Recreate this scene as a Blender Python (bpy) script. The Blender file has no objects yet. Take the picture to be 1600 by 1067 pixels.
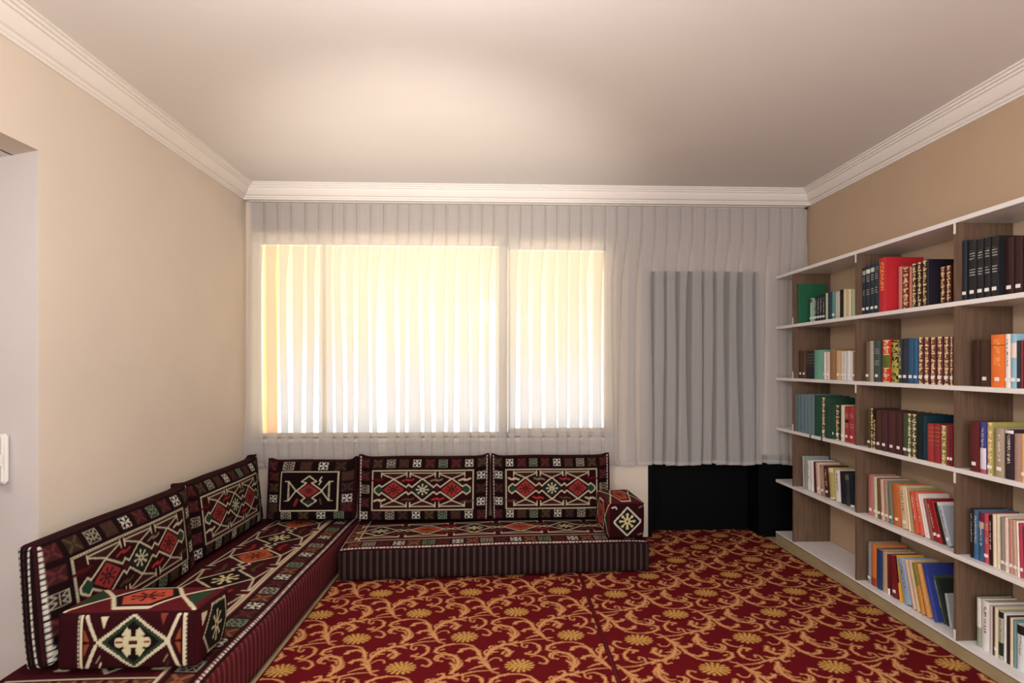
import bpy, bmesh, math, random
import numpy as np
from mathutils import Vector, Matrix
random.seed(7); RNG = np.random.RandomState(11)
scene = bpy.context.scene
COL = scene.collection

# ------------------------------------------------------------------ camera
CAMH = 1.36
cam_d = bpy.data.cameras.new('camera'); cam = bpy.data.objects.new('camera', cam_d); COL.objects.link(cam)
cam.location = (0, 0, CAMH); cam.rotation_euler = (math.pi/2, 0, -0.04)
cam_d.sensor_width = 36; cam_d.lens = 942/1600*36
cam_d.shift_x = (800-823)/1600; cam_d.shift_y = (570-533.5)/1600
cam_d.clip_start = .05; cam_d.clip_end = 100
scene.camera = cam
# ------------------------------------------------------------------ view, world, lights
scene.view_settings.view_transform = 'Standard'; scene.view_settings.look = 'None'
scene.view_settings.gamma = 1; scene.view_settings.use_curve_mapping = False
scene.view_settings.exposure = 0.5

def lin(h):
    if isinstance(h, str): c = [int(h[i:i+2], 16)/255 for i in (0, 2, 4)]
    else: c = [v/255 for v in h]
    return tuple(v/12.92 if v <= .04045 else ((v+.055)/1.055)**2.4 for v in c)

world = bpy.data.worlds.new('sky'); scene.world = world; world.use_nodes = True
wn = world.node_tree; wn.nodes.clear()
w_out = wn.nodes.new('ShaderNodeOutputWorld'); w_bg = wn.nodes.new('ShaderNodeBackground')
w_tc = wn.nodes.new('ShaderNodeTexCoord'); w_sx = wn.nodes.new('ShaderNodeSeparateXYZ'); w_r = wn.nodes.new('ShaderNodeValToRGB')
w_mr = wn.nodes.new('ShaderNodeMapRange'); w_mr.inputs[1].default_value = -1; w_mr.inputs[2].default_value = 1
wn.links.new(w_tc.outputs['Generated'], w_sx.inputs[0]); wn.links.new(w_sx.outputs[2], w_mr.inputs[0])
wn.links.new(w_mr.outputs[0], w_r.inputs[0]); wn.links.new(w_r.outputs[0], w_bg.inputs[0]); wn.links.new(w_bg.outputs[0], w_out.inputs[0])
e = w_r.color_ramp.elements
e[0].position = 0.40; e[0].color = (4.6, 3.7, 2.3, 1)
e[1].position = 1.0; e[1].color = (1.0, .74, .40, 1)
n_ = e.new(.445); n_.color = (.9, 1.0, 1.1, 1)
n_ = e.new(.478); n_.color = (.74, .94, 1.12, 1)
n_ = e.new(.52); n_.color = (1.0, .90, .60, 1)
n_ = e.new(.58); n_.color = (1.0, .76, .34, 1)
w_bg.inputs[1].default_value = SKY = 1.6

def area(name, loc, rot, sx, sy, power, col):
    d = bpy.data.lights.new(name, 'AREA'); d.shape = 'RECTANGLE'; d.size = sx; d.size_y = sy; d.energy = power; d.color = col
    o = bpy.data.objects.new(name, d); COL.objects.link(o); o.location = loc; o.rotation_euler = rot; return o
def bulb(name, loc, power, col, r=.12):
    d = bpy.data.lights.new(name, 'POINT'); d.energy = power; d.color = col; d.shadow_soft_size = r
    o = bpy.data.objects.new(name, d); COL.objects.link(o); o.location = loc; return o
bulb('room_lamp', (-0.25, 1.25, 2.1), 46, (1.0, .95, .91), .18)
area('rear_fill_light', (0.2, -1.2, 1.6), (math.radians(90), 0, 0), 3.2, 1.6, 92, (.93, .96, 1.0))  # unseen fill panel added behind the camera, no window there
sd = bpy.data.lights.new('ceiling_fill_spot', 'SPOT'); sd.energy = 250; sd.color = (1.0, .93, .84); sd.spot_size = math.radians(48); sd.spot_blend = 1; sd.shadow_soft_size = .12  # added spot, low and out of view, standing in for light bounced off the ceiling
so = bpy.data.objects.new('ceiling_fill_spot', sd); COL.objects.link(so); so.location = (-.45, 1.15, .3)
so.rotation_euler = (Vector((-.45, 4.3, 2.72))-so.location).to_track_quat('-Z', 'Y').to_euler()
bulb('hall_lamp', (-2.9, 1.55, 2.05), 12, (1.0, .95, .90), .08)

# ------------------------------------------------------------------ helpers
def tag(o, label=None, cat=None, group=None, kind=None):
    if label: o['label'] = label
    if cat: o['category'] = cat
    if group: o['group'] = group
    if kind: o['kind'] = kind
    return o
def empty(name, loc=(0, 0, 0), rot=(0, 0, 0), **k):
    o = bpy.data.objects.new(name, None); COL.objects.link(o); o.location = loc; o.rotation_euler = rot
    o.empty_display_size = .1
    return tag(o, **k)
def link(name, me, mat, parent=None, smooth=False):
    o = bpy.data.objects.new(name, me); COL.objects.link(o)
    if mat is not None:
        for m in (mat if isinstance(mat, (list, tuple)) else [mat]): me.materials.append(m)
    if parent is not None: o.parent = parent
    if smooth: me.polygons.foreach_set('use_smooth', [True]*len(me.polygons))
    me.name = name
    return o
class MB:
    def __init__(s): s.v = []; s.f = []; s.m = []
    def prism(s, pts, z0, z1, m=0):                      # pts counter-clockwise footprint
        n = len(pts); b = len(s.v)
        s.v += [(x, y, z0) for x, y in pts] + [(x, y, z1) for x, y in pts]
        s.f.append(tuple(b+i for i in reversed(range(n)))); s.f.append(tuple(b+n+i for i in range(n)))
        for i in range(n): j = (i+1) % n; s.f.append((b+i, b+j, b+n+j, b+n+i))
        s.m += [m]*(n+2); return s
    def box(s, x0, x1, y0, y1, z0, z1, m=0): return s.prism([(x0, y0), (x1, y0), (x1, y1), (x0, y1)], z0, z1, m)
    def sweep(s, path, prof, closed=True):               # list of frames: each a list of 3d points
        b = len(s.v); n = len(prof[0])
        for fr in prof: s.v += [tuple(p) for p in fr]
        for i in range(len(prof)-1):
            for j in range(n if closed else n-1):
                k = (j+1) % n
                s.f.append((b+i*n+j, b+i*n+k, b+(i+1)*n+k, b+(i+1)*n+j)); s.m.append(0)
        if closed:
            s.f.append(tuple(b+j for j in reversed(range(n)))); s.f.append(tuple(b+(len(prof)-1)*n+j for j in range(n))); s.m += [0, 0]
        return s
    def tube(s, pts, r, n=8):
        pts = [Vector(p) for p in pts]; rings = []
        up = Vector((0, 0, 1))
        for i, p in enumerate(pts):
            t = (pts[min(i+1, len(pts)-1)]-pts[max(i-1, 0)]).normalized()
            a = t.cross(up)
            if a.length < .1: a = t.cross(Vector((1, 0, 0)))
            a.normalize(); c = t.cross(a); rr = r[i] if isinstance(r, (list, tuple)) else r
            rings.append([p+a*rr*math.cos(q*2*math.pi/n)+c*rr*math.sin(q*2*math.pi/n) for q in range(n)])
        return s.sweep(None, rings)
    def build(s, name, mat, parent=None, smooth=False, bevel=0):
        me = bpy.data.meshes.new(name); me.from_pydata(s.v, [], s.f); me.validate()
        o = link(name, me, mat, parent, smooth)
        if any(s.m) and len(s.m) == len(me.polygons): me.polygons.foreach_set('material_index', s.m)
        bm = bmesh.new(); bm.from_mesh(me); bmesh.ops.recalc_face_normals(bm, faces=bm.faces)
        if bevel:
            bmesh.ops.bevel(bm, geom=[e for e in bm.edges], offset=bevel, segments=2, affect='EDGES', clamp_overlap=True)
        bm.to_mesh(me); bm.free()
        return o

def mat(name, col=(.5, .5, .5), rough=.8, attr=None, noise=0, nscale=40, bump=0, bscale=300, spec=.3, metal=0, objcol=False):
    m = bpy.data.materials.new(name); m.use_nodes = True; t = m.node_tree; N = t.nodes; L = t.links
    b = N['Principled BSDF']; b.inputs['Roughness'].default_value = rough; b.inputs['Metallic'].default_value = metal
    b.inputs['Specular IOR Level'].default_value = spec
    src = None
    if attr: a = N.new('ShaderNodeAttribute'); a.attribute_name = attr; src = a.outputs['Color']
    elif objcol: a = N.new('ShaderNodeObjectInfo'); src = a.outputs['Color']
    else: b.inputs['Base Color'].default_value = (*col, 1)
    tc = N.new('ShaderNodeTexCoord')
    if noise:
        n = N.new('ShaderNodeTexNoise'); n.inputs['Scale'].default_value = nscale; n.inputs['Detail'].default_value = 6
        L.new(tc.outputs['Object'], n.inputs['Vector'])
        mx = N.new('ShaderNodeMix'); mx.data_type = 'RGBA'; mx.blend_type = 'MULTIPLY'; mx.inputs[0].default_value = 1
        r = N.new('ShaderNodeMapRange'); r.inputs[1].default_value = .3; r.inputs[2].default_value = .7; r.inputs[3].default_value = 1-noise; r.inputs[4].default_value = 1+noise*.5
        L.new(n.outputs[0], r.inputs[0]); L.new(r.outputs[0], mx.inputs[7])
        if src: L.new(src, mx.inputs[6])
        else: mx.inputs[6].default_value = (*col, 1)
        src = mx.outputs[2]
    if src: L.new(src, b.inputs['Base Color'])
    if bump:
        n2 = N.new('ShaderNodeTexNoise'); n2.inputs['Scale'].default_value = bscale; n2.inputs['Detail'].default_value = 3
        L.new(tc.outputs['Object'], n2.inputs['Vector'])
        bp = N.new('ShaderNodeBump'); bp.inputs['Strength'].default_value = bump; bp.inputs['Distance'].default_value = .002
        L.new(n2.outputs[0], bp.inputs['Height']); L.new(bp.outputs[0], b.inputs['Normal'])
    m.diffuse_color = (*col, 1)
    return m
M_wall = mat('beige_wall_paint', lin('d6c8b8'), .85, noise=.03, nscale=2.5, bump=.08, bscale=90)
M_tan = mat('tan_wall_paint', lin('b89f85'), .85, noise=.03, nscale=2.5, bump=.08, bscale=90)
M_hall = mat('pale_hall_paint', lin('c9bfbb'), .8, noise=.03, nscale=2.5, bump=.05, bscale=90)
M_ceil = mat('ceiling_paint', lin('ddd8d5'), .9, noise=.02, nscale=2)
M_plaster = mat('white_cornice_plaster', lin('e6dfd8'), .7, noise=.02, nscale=5)
M_floor = mat('tan_laminate', lin('a08c6c'), .5, noise=.15, nscale=8)
M_carpet = mat('woven_carpet', attr='pattern', rough=.95, noise=.22, nscale=260, bump=.7, bscale=420, spec=.1)
M_kilim = mat('kilim_weave', attr='pattern', rough=.95, noise=.18, nscale=330, bump=.5, bscale=520, spec=.08)
M_pipe = mat('dark_cord', lin('2a0c10'), .9, noise=.3, nscale=300, bump=.4, bscale=500, spec=.1)
M_shelf = mat('white_melamine', lin('e2dedd'), .35, noise=.03, nscale=12, spec=.4)
M_pvc = mat('white_window_frame', lin('e4e0dc'), .4)
M_plastic = mat('white_plastic', lin('dedad2'), .35, noise=.02, nscale=9)
M_dark = mat('black_door_panel', lin('030304'), .6, spec=.1)
M_black = mat('black_metal', lin('17181a'), .4)
M_paper = mat('book_pages', lin('b8a688'), .9, noise=.12, nscale=160)
M_sticker = mat('white_sticker', lin('e8e6e0'), .7)
def wood(name, c0, c1):
    m = mat(name, c0, .5); t = m.node_tree; N = t.nodes; L = t.links
    tc = N.new('ShaderNodeTexCoord'); mp = N.new('ShaderNodeMapping'); mp.inputs['Scale'].default_value = (30, 30, 2.2)
    n = N.new('ShaderNodeTexNoise'); n.inputs['Scale'].default_value = 2.2; n.inputs['Detail'].default_value = 8; n.inputs['Distortion'].default_value = .6
    r = N.new('ShaderNodeValToRGB'); r.color_ramp.elements[0].position = .3; r.color_ramp.elements[1].position = .7
    r.color_ramp.elements[0].color = (*c0, 1); r.color_ramp.elements[1].color = (*c1, 1)
    L.new(tc.outputs['Object'], mp.inputs[0]); L.new(mp.outputs[0], n.inputs['Vector']); L.new(n.outputs[0], r.inputs[0]); L.new(r.outputs[0], N['Principled BSDF'].inputs['Base Color'])
    return m
M_wood = wood('brown_oak_laminate', lin('5b4537'), lin('705946'))
def glass():
    m = bpy.data.materials.new('window_glass'); m.use_nodes = True; N = m.node_tree.nodes; L = m.node_tree.links; N.clear()
    o = N.new('ShaderNodeOutputMaterial'); tr = N.new('ShaderNodeBsdfTransparent'); gl = N.new('ShaderNodeBsdfGlossy'); gl.inputs['Roughness'].default_value = .02
    mx = N.new('ShaderNodeMixShader'); fr = N.new('ShaderNodeFresnel'); fr.inputs[0].default_value = 1.45
    L.new(fr.outputs[0], mx.inputs[0]); L.new(tr.outputs[0], mx.inputs[1]); L.new(gl.outputs[0], mx.inputs[2]); L.new(mx.outputs[0], o.inputs[0]); return m
M_glass = glass()
def sheer(name, clear):
    m = bpy.data.materials.new(name); m.use_nodes = True; N = m.node_tree.nodes; L = m.node_tree.links; N.clear()
    o = N.new('ShaderNodeOutputMaterial'); tr = N.new('ShaderNodeBsdfTransparent')
    df = N.new('ShaderNodeBsdfDiffuse'); tl = N.new('ShaderNodeBsdfTranslucent')
    for s in (df, tl): s.inputs[0].default_value = (*lin('dcd8d6'), 1)
    tr.inputs[0].default_value = (1, 1, 1, 1)
    a = N.new('ShaderNodeMixShader'); a.inputs[0].default_value = .42; L.new(df.outputs[0], a.inputs[1]); L.new(tl.outputs[0], a.inputs[2])
    b = N.new('ShaderNodeMixShader'); b.inputs[0].default_value = 1-clear
    tc = N.new('ShaderNodeTexCoord'); mp = N.new('ShaderNodeMapping'); mp.inputs['Scale'].default_value = (160, 160, .6)
    n = N.new('ShaderNodeTexNoise'); n.inputs['Scale'].default_value = 1; n.inputs['Detail'].default_value = 2
    r = N.new('ShaderNodeMapRange'); r.inputs[1].default_value = .3; r.inputs[2].default_value = .7; r.inputs[3].default_value = 1-clear-.03; r.inputs[4].default_value = 1-clear+.03
    L.new(tc.outputs['Object'], mp.inputs[0]); L.new(mp.outputs[0], n.inputs['Vector']); L.new(n.outputs[0], r.inputs[0]); L.new(r.outputs[0], b.inputs[0])
    L.new(tr.outputs[0], b.inputs[1]); L.new(a.outputs[0], b.inputs[2]); L.new(b.outputs[0], o.inputs[0]); return m
M_sheer = sheer('sheer_voile', .54); M_hem = sheer('voile_hem', .4)

# ------------------------------------------------------------------ pattern canvases (numpy, sRGB)
class Canvas:
    def __init__(s, w, h, col, ref=None):                # ref: (x0,y0,x1,y1) drawing coordinates mapped on the canvas
        s.w, s.h = w, h; s.a = np.zeros((h, w, 3)); s.a[:] = col
        s.ref = ref or (0, 0, w, h)
        x0, y0, x1, y1 = s.ref
        s.X, s.Y = np.meshgrid(x0+(np.arange(w)+.5)/w*(x1-x0), y0+(np.arange(h)+.5)/h*(y1-y0))
    def poly(s, pts, col):
        ins = np.zeros((s.h, s.w), bool); n = len(pts)
        for i in range(n):
            (xa, ya), (xb, yb) = pts[i], pts[(i+1) % n]
            if ya == yb: continue
            c = ((ya > s.Y) != (yb > s.Y)) & (s.X < (xb-xa)*(s.Y-ya)/(yb-ya)+xa); ins ^= c
        s.a[ins] = col
    def line(s, pts, wd, col, closed=False, dash=None):
        pts = list(pts)+([pts[0]] if closed else [])
        for (xa, ya), (xb, yb) in zip(pts[:-1], pts[1:]):
            dx, dy = xb-xa, yb-ya; L2 = dx*dx+dy*dy+1e-9
            t = np.clip(((s.X-xa)*dx+(s.Y-ya)*dy)/L2, 0, 1)
            d = np.hypot(s.X-xa-t*dx, s.Y-ya-t*dy); m = d < wd/2
            if dash: m &= ((t*math.sqrt(L2)) % dash) < dash*.68
            s.a[m] = col
    def rect(s, x0, y0, x1, y1, col): s.a[(s.X >= x0) & (s.X < x1) & (s.Y >= y0) & (s.Y < y1)] = col
    def dot(s, x, y, r, col): s.a[np.hypot(s.X-x, s.Y-y) < r] = col
    def diamond(s, x, y, a, b, col): s.a[np.abs(s.X-x)/a+np.abs(s.Y-y)/b < 1] = col
    def cross(s, x, y, r, col):
        for k in range(4):
            c, q = [(1, 0), (0, 1), (-1, 0), (0, -1)][k]
            s.poly([(x, y), (x+r*c-r*.45*q, y+r*q-r*.45*c), (x+r*c*.72, y+r*q*.72), (x+r*c+r*.45*q, y+r*q+r*.45*c)], col)
        for i in (-1, 1):
            for j in (-1, 1): s.dot(x+i*r*.72, y+j*r*.72, r*.17, col)
    def ex(s, x, y, r, bg, fg):
        s.rect(x-r, y-r, x+r, y+r, bg)
        s.line([(x-r*.8, y-r*.8), (x+r*.8, y+r*.8)], r*.34, fg); s.line([(x-r*.8, y+r*.8), (x+r*.8, y-r*.8)], r*.34, fg)
        s.dot(x, y, r*.2, bg)
    def lattice(s, x, y, r, bg, fg):
        s.rect(x-r, y-r, x+r, y+r, bg); w = r*.15
        for i in (-1, 1):
            s.line([(x+i*r*.85, y-r*.85), (x+i*r*.25, y-r*.3), (x+i*r*.85, y), (x+i*r*.25, y+r*.3), (x+i*r*.85, y+r*.85)], w, fg)
            s.line([(x+i*r*.9, y-r*.85), (x+i*r*.9, y+r*.85)], w*.8, fg)
            s.line([(x-r*.6, y+i*r*.85), (x+r*.6, y+i*r*.85)], w*.8, fg)
        s.line([(x, y-r*.6), (x, y+r*.6)], w, fg)
    def star(s, x, y, a, b, col, eye):
        for k in range(8):
            t = k*math.pi/4; px, py = x+a*math.cos(t), y+b*math.sin(t)
            s.line([(x, y), (px, py)], min(a, b)*.24, col); s.dot(px, py, min(a, b)*.2, col)
        s.diamond(x, y, a*.5, b*.5, col); s.diamond(x, y, a*.2, b*.2, eye)
    def lin(s):
        c = s.a/255; return .84*np.where(c <= .04045, c/12.92, ((c+.055)/1.055)**2.4)
    def sample(s, u, v):                                 # u right, v up, both 0..1
        A = s.lin(); x = np.clip(u*s.w-.5, 0, s.w-1.001); y = np.clip((1-v)*s.h-.5, 0, s.h-1.001)
        xi = x.astype(int); yi = y.astype(int); fx = (x-xi)[..., None]; fy = (y-yi)[..., None]
        xj = np.minimum(xi+1, s.w-1); yj = np.minimum(yi+1, s.h-1)
        return (A[yi, xi]*(1-fx)+A[yi, xj]*fx)*(1-fy)+(A[yj, xi]*(1-fx)+A[yj, xj]*fx)*fy
CREAM = (200, 188, 160); WHITE = (205, 198, 184); MAR = (62, 12, 18); DARK = (24, 8, 10); BRN = (74, 44, 36); RED = (146, 48, 46)
GRN = (34, 52, 36); OLV = (78, 64, 42); ORG = (172, 80, 50); ROSE = (88, 40, 42); MAR2 = (84, 18, 24)

def border_cell(c, k, x, y, r):
    k = k % 10
    if k in (1, 6): c.cross(x, y, r*.95, WHITE)
    elif k == 0: c.ex(x, y, r, (52, 34, 28), OLV)
    elif k == 3: c.lattice(x, y, r, (36, 22, 20), (158, 148, 130))
    elif k == 8: c.lattice(x, y, r, (36, 22, 20), (118, 132, 108))
    elif k in (4, 9): c.ex(x, y, r, (60, 26, 26), ROSE)
    elif k == 5: c.ex(x, y, r, (58, 42, 34), BRN)
    else: c.ex(x, y, r, (46, 26, 24), (66, 46, 40))

def back_canvas(w, h, lite=1.0, single=False):
    c = Canvas(w, h, DARK, (90, 90, 1460, 800))
    n = 10; cw = 1370/n
    if single: c = Canvas(w, h, DARK, (60, 40, 720, 590))
    if not single:
        for i in range(n):
            x = 90+cw*(i+.5)
            border_cell(c, [4, 0, 3, 5, 1, 4, 8, 9, 6, 0][i], x, 165, 49); border_cell(c, [1, 2, 3, 7, 6, 0, 8, 5, 1, 4][i], x, 735, 49)
        for i, y in enumerate((305, 450, 595)):
            border_cell(c, [4, 3, 9][i], 165, y, 49); border_cell(c, [1, 7, 6][i], 1380, y, 49)
        for x in (112, 1440): c.line([(x, 105), (x, 790)], 17, WHITE, dash=34)
        c.rect(235, 232, 1312, 690, DARK); c.rect(262, 255, 1285, 668, (44, 10, 14))
        c.line([(247, 243), (1298, 243), (1298, 678), (247, 678)], 13, CREAM, closed=True); c.line([(247, 243), (1298, 243), (1298, 678), (247, 678)], 5, (110, 70, 60), closed=True, dash=22)
        up = [(345, 425), (470, 340), (600, 430), (625, 400), (660, 430), (770, 335), (885, 430), (920, 398), (955, 430), (1075, 335), (1190, 425), (1225, 402), (1268, 440), (1268, 478), (1230, 512), (1190, 480), (1075, 568), (955, 480), (920, 508), (885, 480), (770, 578), (660, 480), (625, 508), (600, 480), (470, 575), (345, 485), (320, 515), (272, 478), (272, 440), (320, 402)]
        c.poly(up, (36, 12, 14)); c.line(up, 13, CREAM, closed=True)
        for x in (470, 1075):
            c.diamond(x, 456, 112, 92, RED); c.star(x, 456, 58, 46, (36, 26, 22), RED)
        c.diamond(770, 456, 112, 92, (28, 40, 28)); c.star(770, 456, 58, 52, CREAM, DARK)
        for x in (316, 1228): c.dot(x, 458, 36, (30, 64, 44))
        for x in (625, 920): c.diamond(x, 456, 26, 34, (70, 18, 24))
        for x in (475, 772, 1075):
            for y, q in ((275, 1), (638, -1)):
                c.poly([(x-130, y), (x+130, y), (x, y+58*q)], (58, 26, 24))
                c.line([(x-130, y), (x+130, y)], 10, CREAM); c.line([(x-130, y+8*q), (x, y+62*q), (x+130, y+8*q)], 10, CREAM)
                for i in (-1, 1): c.line([(x+i*132, y-10*q), (x+i*132, y+42*q)], 10, CREAM)
        for x, y, col in ((620, 352, RED), (930, 560, (170, 50, 48)), (915, 352, (120, 112, 96)), (620, 562, OLV), (1210, 348, CREAM), (325, 570, CREAM), (1230, 590, (70, 60, 44)), (300, 345, MAR2)):
            c.line([(x-58, y+8), (x-20, y-6), (x+20, y+6), (x+58, y-10)], 18, col); c.dot(x, y, 15, col)
    else:
        for i in range(5):
            x = 95+130*i
            border_cell(c, [4, 3, 5, 1, 7][i], x-5, 92, 42); border_cell(c, [7, 3, 0, 6, 8][i], x-5, 545, 38)
        for i, y in enumerate((190, 290, 390, 470)):
            border_cell(c, [5, 7, 1, 4][i], 665, y, 42); border_cell(c, [4, 0, 6, 5][i], 118, y, 38)
        c.rect(165, 138, 610, 508, DARK)
        c.line([(175, 145), (600, 145), (600, 500), (175, 500)], 8, CREAM, closed=True)
        o = [(295, 320), (365, 250), (330, 235), (385, 185), (440, 235), (405, 250), (485, 320), (410, 385), (445, 410), (385, 460), (330, 410), (360, 385)]
        c.poly(o, (44, 14, 16)); c.line(o, 10, CREAM, closed=True)
        c.diamond(385, 320, 72, 60, RED); c.star(385, 320, 34, 28, (40, 28, 24), RED); c.diamond(385, 425, 40, 24, GRN)
        for q in (-1, 1):
            c.line([(385+q*95, 320), (385+q*150, 235), (385+q*175, 235)], 9, CREAM); c.line([(385+q*95, 320), (385+q*150, 410), (385+q*175, 410)], 9, CREAM)
            c.line([(385+q*150, 240), (385+q*150, 405)], 12, CREAM, dash=16)
        c.line([(478, 195), (462, 225), (474, 232), (460, 262)], 10, CREAM)
        c.line([(300, 400), (285, 450)], 22, (120, 40, 44)); c.line([(470, 395), (480, 440)], 14, OLV)
    return c

def seat_canvas(w, h, L, D, front, n_from, step, cy, axis_half):
    """long seat field; drawing units are metres: x along the seat, y from the back (0) to the front edge (D)"""
    c = Canvas(w, h, MAR, (0, 0, L, D))
    yb = D-front
    c.rect(0, yb, L, D, MAR2)
    c.rect(.03, yb+.045, L-.02, D-.028, (40, 14, 16))
    k = 0; x = .09
    seq = [5, 3, 4, 1, 0, 8, 9, 6]
    while x < L-.05:
        s = seq[k % 8]; border_cell(c, s, x, (yb+.045+D-.028)/2, .042)
        if s in (5, 0): c.ex(x, (yb+.045+D-.028)/2, .04, (84, 44, 34), (136, 84, 58))
        x += .094; k += 1
    c.line([(.015, D-.016), (L-.01, D-.016)], .013, WHITE, dash=.022)
    c.line([(.015, yb+.028), (L-.01, yb+.028)], .009, CREAM)
    c.line([(.105, .05), (.105, yb+.028)], .009, CREAM)
    for q in range(5): c.ex(.06, yb-.02-.09*q, .036, (84, 44, 34), (136, 84, 58))
    c.line([(.015, .1), (.015, D-.016)], .012, WHITE, dash=.022)
    x = n_from; k = 0
    while x < L+step:
        a = step*.5; b = axis_half
        o1 = [(x-a, cy), (x-a*.82, cy-b*.22), (x-a*.68, cy-b*.1), (x, cy-b), (x+a*.68, cy-b*.1), (x+a*.82, cy-b*.22), (x+a, cy)]
        o2 = [(p, 2*cy-q) for p, q in reversed(o1)]
        c.poly(o1+o2, (34, 12, 14))
        if k % 2: c.diamond(x, cy, a*.72, b*.72, ORG); c.star(x, cy, a*.3, b*.32, (74, 26, 24), ORG)
        else: c.star(x, cy, a*.34, b*.38, (214, 200, 150), DARK)
        c.line(o1, .013, CREAM); c.line(o2, .013, CREAM)
        for q in (-1, 1):
            yy = cy+q*(b+.035)
            c.line([(x-a*.85, yy), (x, yy-q*.035), (x+a*.85, yy)], .010, CREAM); c.line([(x-a*.85, yy+q*.008), (x+a*.85, yy+q*.008)], .010, CREAM)
            for i in (-1, 1): c.line([(x+i*a*.86, yy-q*.03), (x+i*a*.86, yy+q*.014)], .010, CREAM)
            c.line([(x+a*.6, cy+q*b*.66), (x+a*.8, cy+q*b*.55), (x+a*1.2, cy+q*b*.66)], .02, (150, 44, 40) if k % 2 else OLV)
        x += step; k += 1
    return c

def stripe_canvas(L, red=False, cell=.0031):
    n = int(L/cell); G = (98, 84, 82); Mr = (50, 12, 19); K = (13, 6, 8); Dm = (30, 8, 12)
    seq = [G, Mr, Mr, G, K, Dm, K, (44, 40, 30), K, Dm, (56, 32, 26), Dm, K]
    if red: seq = [(150, 96, 96), (104, 20, 32), (96, 16, 28), (140, 84, 84), (74, 12, 22), (96, 18, 28), (60, 14, 20), (110, 50, 50), (80, 14, 24), (96, 16, 28), (110, 42, 44), (84, 14, 24), (60, 10, 18)]
    c = Canvas(n, 4, K)
    for i in range(n): c.a[:, i] = seq[i % 13]
    return c
def arm_front(w, h):
    c = Canvas(w, h, (46, 9, 14), (60, 340, 1310, 820))
    for x, q in ((290, 1), (1195, -1)):
        c.line([(x, 355), (x, 800)], 24, CREAM); c.line([(x-q*20, 360), (x-q*20, 800)], 14, CREAM, dash=34)
        for s in (-1, 1):
            c.poly([(x+q*25, 580+s*15), (x+q*75, 580+s*10), (x+q*25, 580+s*120)], (136, 66, 38))
            c.line([(x+q*45, 580+s*215), (x+q*128, 580+s*28)], 30, CREAM)
    def stepped(a, b, col):
        for i in range(14):
            f = i/14; f2 = (i+1)/14
            c.rect(750-a*(1-f), 580-b*f2, 750+a*(1-f), 580+b*f2, col)
    stepped(325, 220, CREAM); stepped(275, 196, (38, 52, 34)); stepped(228, 160, (24, 10, 12))
    y = 583; cc = (196, 184, 148)
    c.rect(660, y-45, 840, y+45, cc); c.dot(625, y, 42, cc); c.dot(865, y, 42, cc); c.rect(590, y-8, 655, y+8, (120, 40, 36)); c.rect(845, y-8, 900, y+8, (120, 40, 36))
    for i in (-1, 1):
        for j in (-1, 1): c.poly([(750+i*25, y+j*30), (750+i*105, y+j*60), (750+i*55, y+j*122), (750+i*20, y+j*70)], cc); c.rect(750+i*48-26, y+j*80-20, 750+i*48+26, y+j*80+20, cc)
    c.rect(708, y-16, 786, y+18, (70, 22, 22))
    for x, y0, col in ((490, 420, CREAM), (1015, 400, (120, 52, 38))): c.poly([(x-35, y0-50), (x+35, y0-50), (x, y0+50)], col)
    for x in (440, 1035): c.line([(x-15, 745), (x+20, 690)], 14, (130, 110, 90)); c.line([(x, 800), (x+25, 750)], 14, CREAM if x < 900 else BRN)
    return c
def arm_top(w, h):
    c = Canvas(w, h, MAR2, (0, 0, 540, 230))
    for x in (60, 480):
        q = 1 if x < 200 else -1
        c.poly([(x-25*q, 215), (x+45*q, 110), (x-25*q, 30)], (34, 58, 38)); c.line([(x-40*q, 220), (x+70*q, 115), (x-40*q, 10)], 14, CREAM)
    c.poly([(130, 115), (200, 25), (340, 25), (410, 115), (340, 205), (200, 205)], DARK)
    c.poly([(170, 115), (215, 45), (325, 45), (370, 115), (325, 185), (215, 185)], (176, 74, 54))
    c.star(270, 115, 60, 40, (60, 22, 22), (150, 60, 50))
    c.line([(130, 115), (200, 22), (340, 22), (410, 115), (340, 208), (200, 208)], 14, CREAM, closed=True)
    return c
def arm_side(w, h):
    c = Canvas(w, h, (54, 9, 15), (0, 0, 240, 230))
    o = [(35, 125), (95, 20), (190, 25), (215, 120), (180, 215), (75, 200)]
    c.poly(o, (26, 26, 20)); c.line(o, 10, CREAM, closed=True, dash=12); c.star(132, 118, 34, 58, (200, 186, 150), DARK)
    c.poly([(20, 20), (60, 30), (25, 75)], CREAM)
    return c
def arm_end(w, h):                                        # square end of the right hand armrest
    c = Canvas(w, h, (40, 10, 14), (0, 0, 240, 240))
    o = [(35, 120), (120, 28), (208, 115), (208, 130), (120, 218), (35, 132)]
    c.poly(o, (20, 20, 18)); c.line(o, 10, WHITE, closed=True); c.star(120, 122, 46, 46, (202, 190, 140), (24, 20, 18)); c.dot(120, 122, 16, (202, 190, 140)); c.dot(120, 122, 8, DARK)
    c.line([(18, 30), (40, 22), (48, 36)], 8, WHITE); c.line([(200, 30), (222, 22)], 8, (130, 110, 100)); c.line([(195, 212), (225, 205)], 7, (150, 110, 100))
    return c
def plain(col): return Canvas(2, 2, col)

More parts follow.
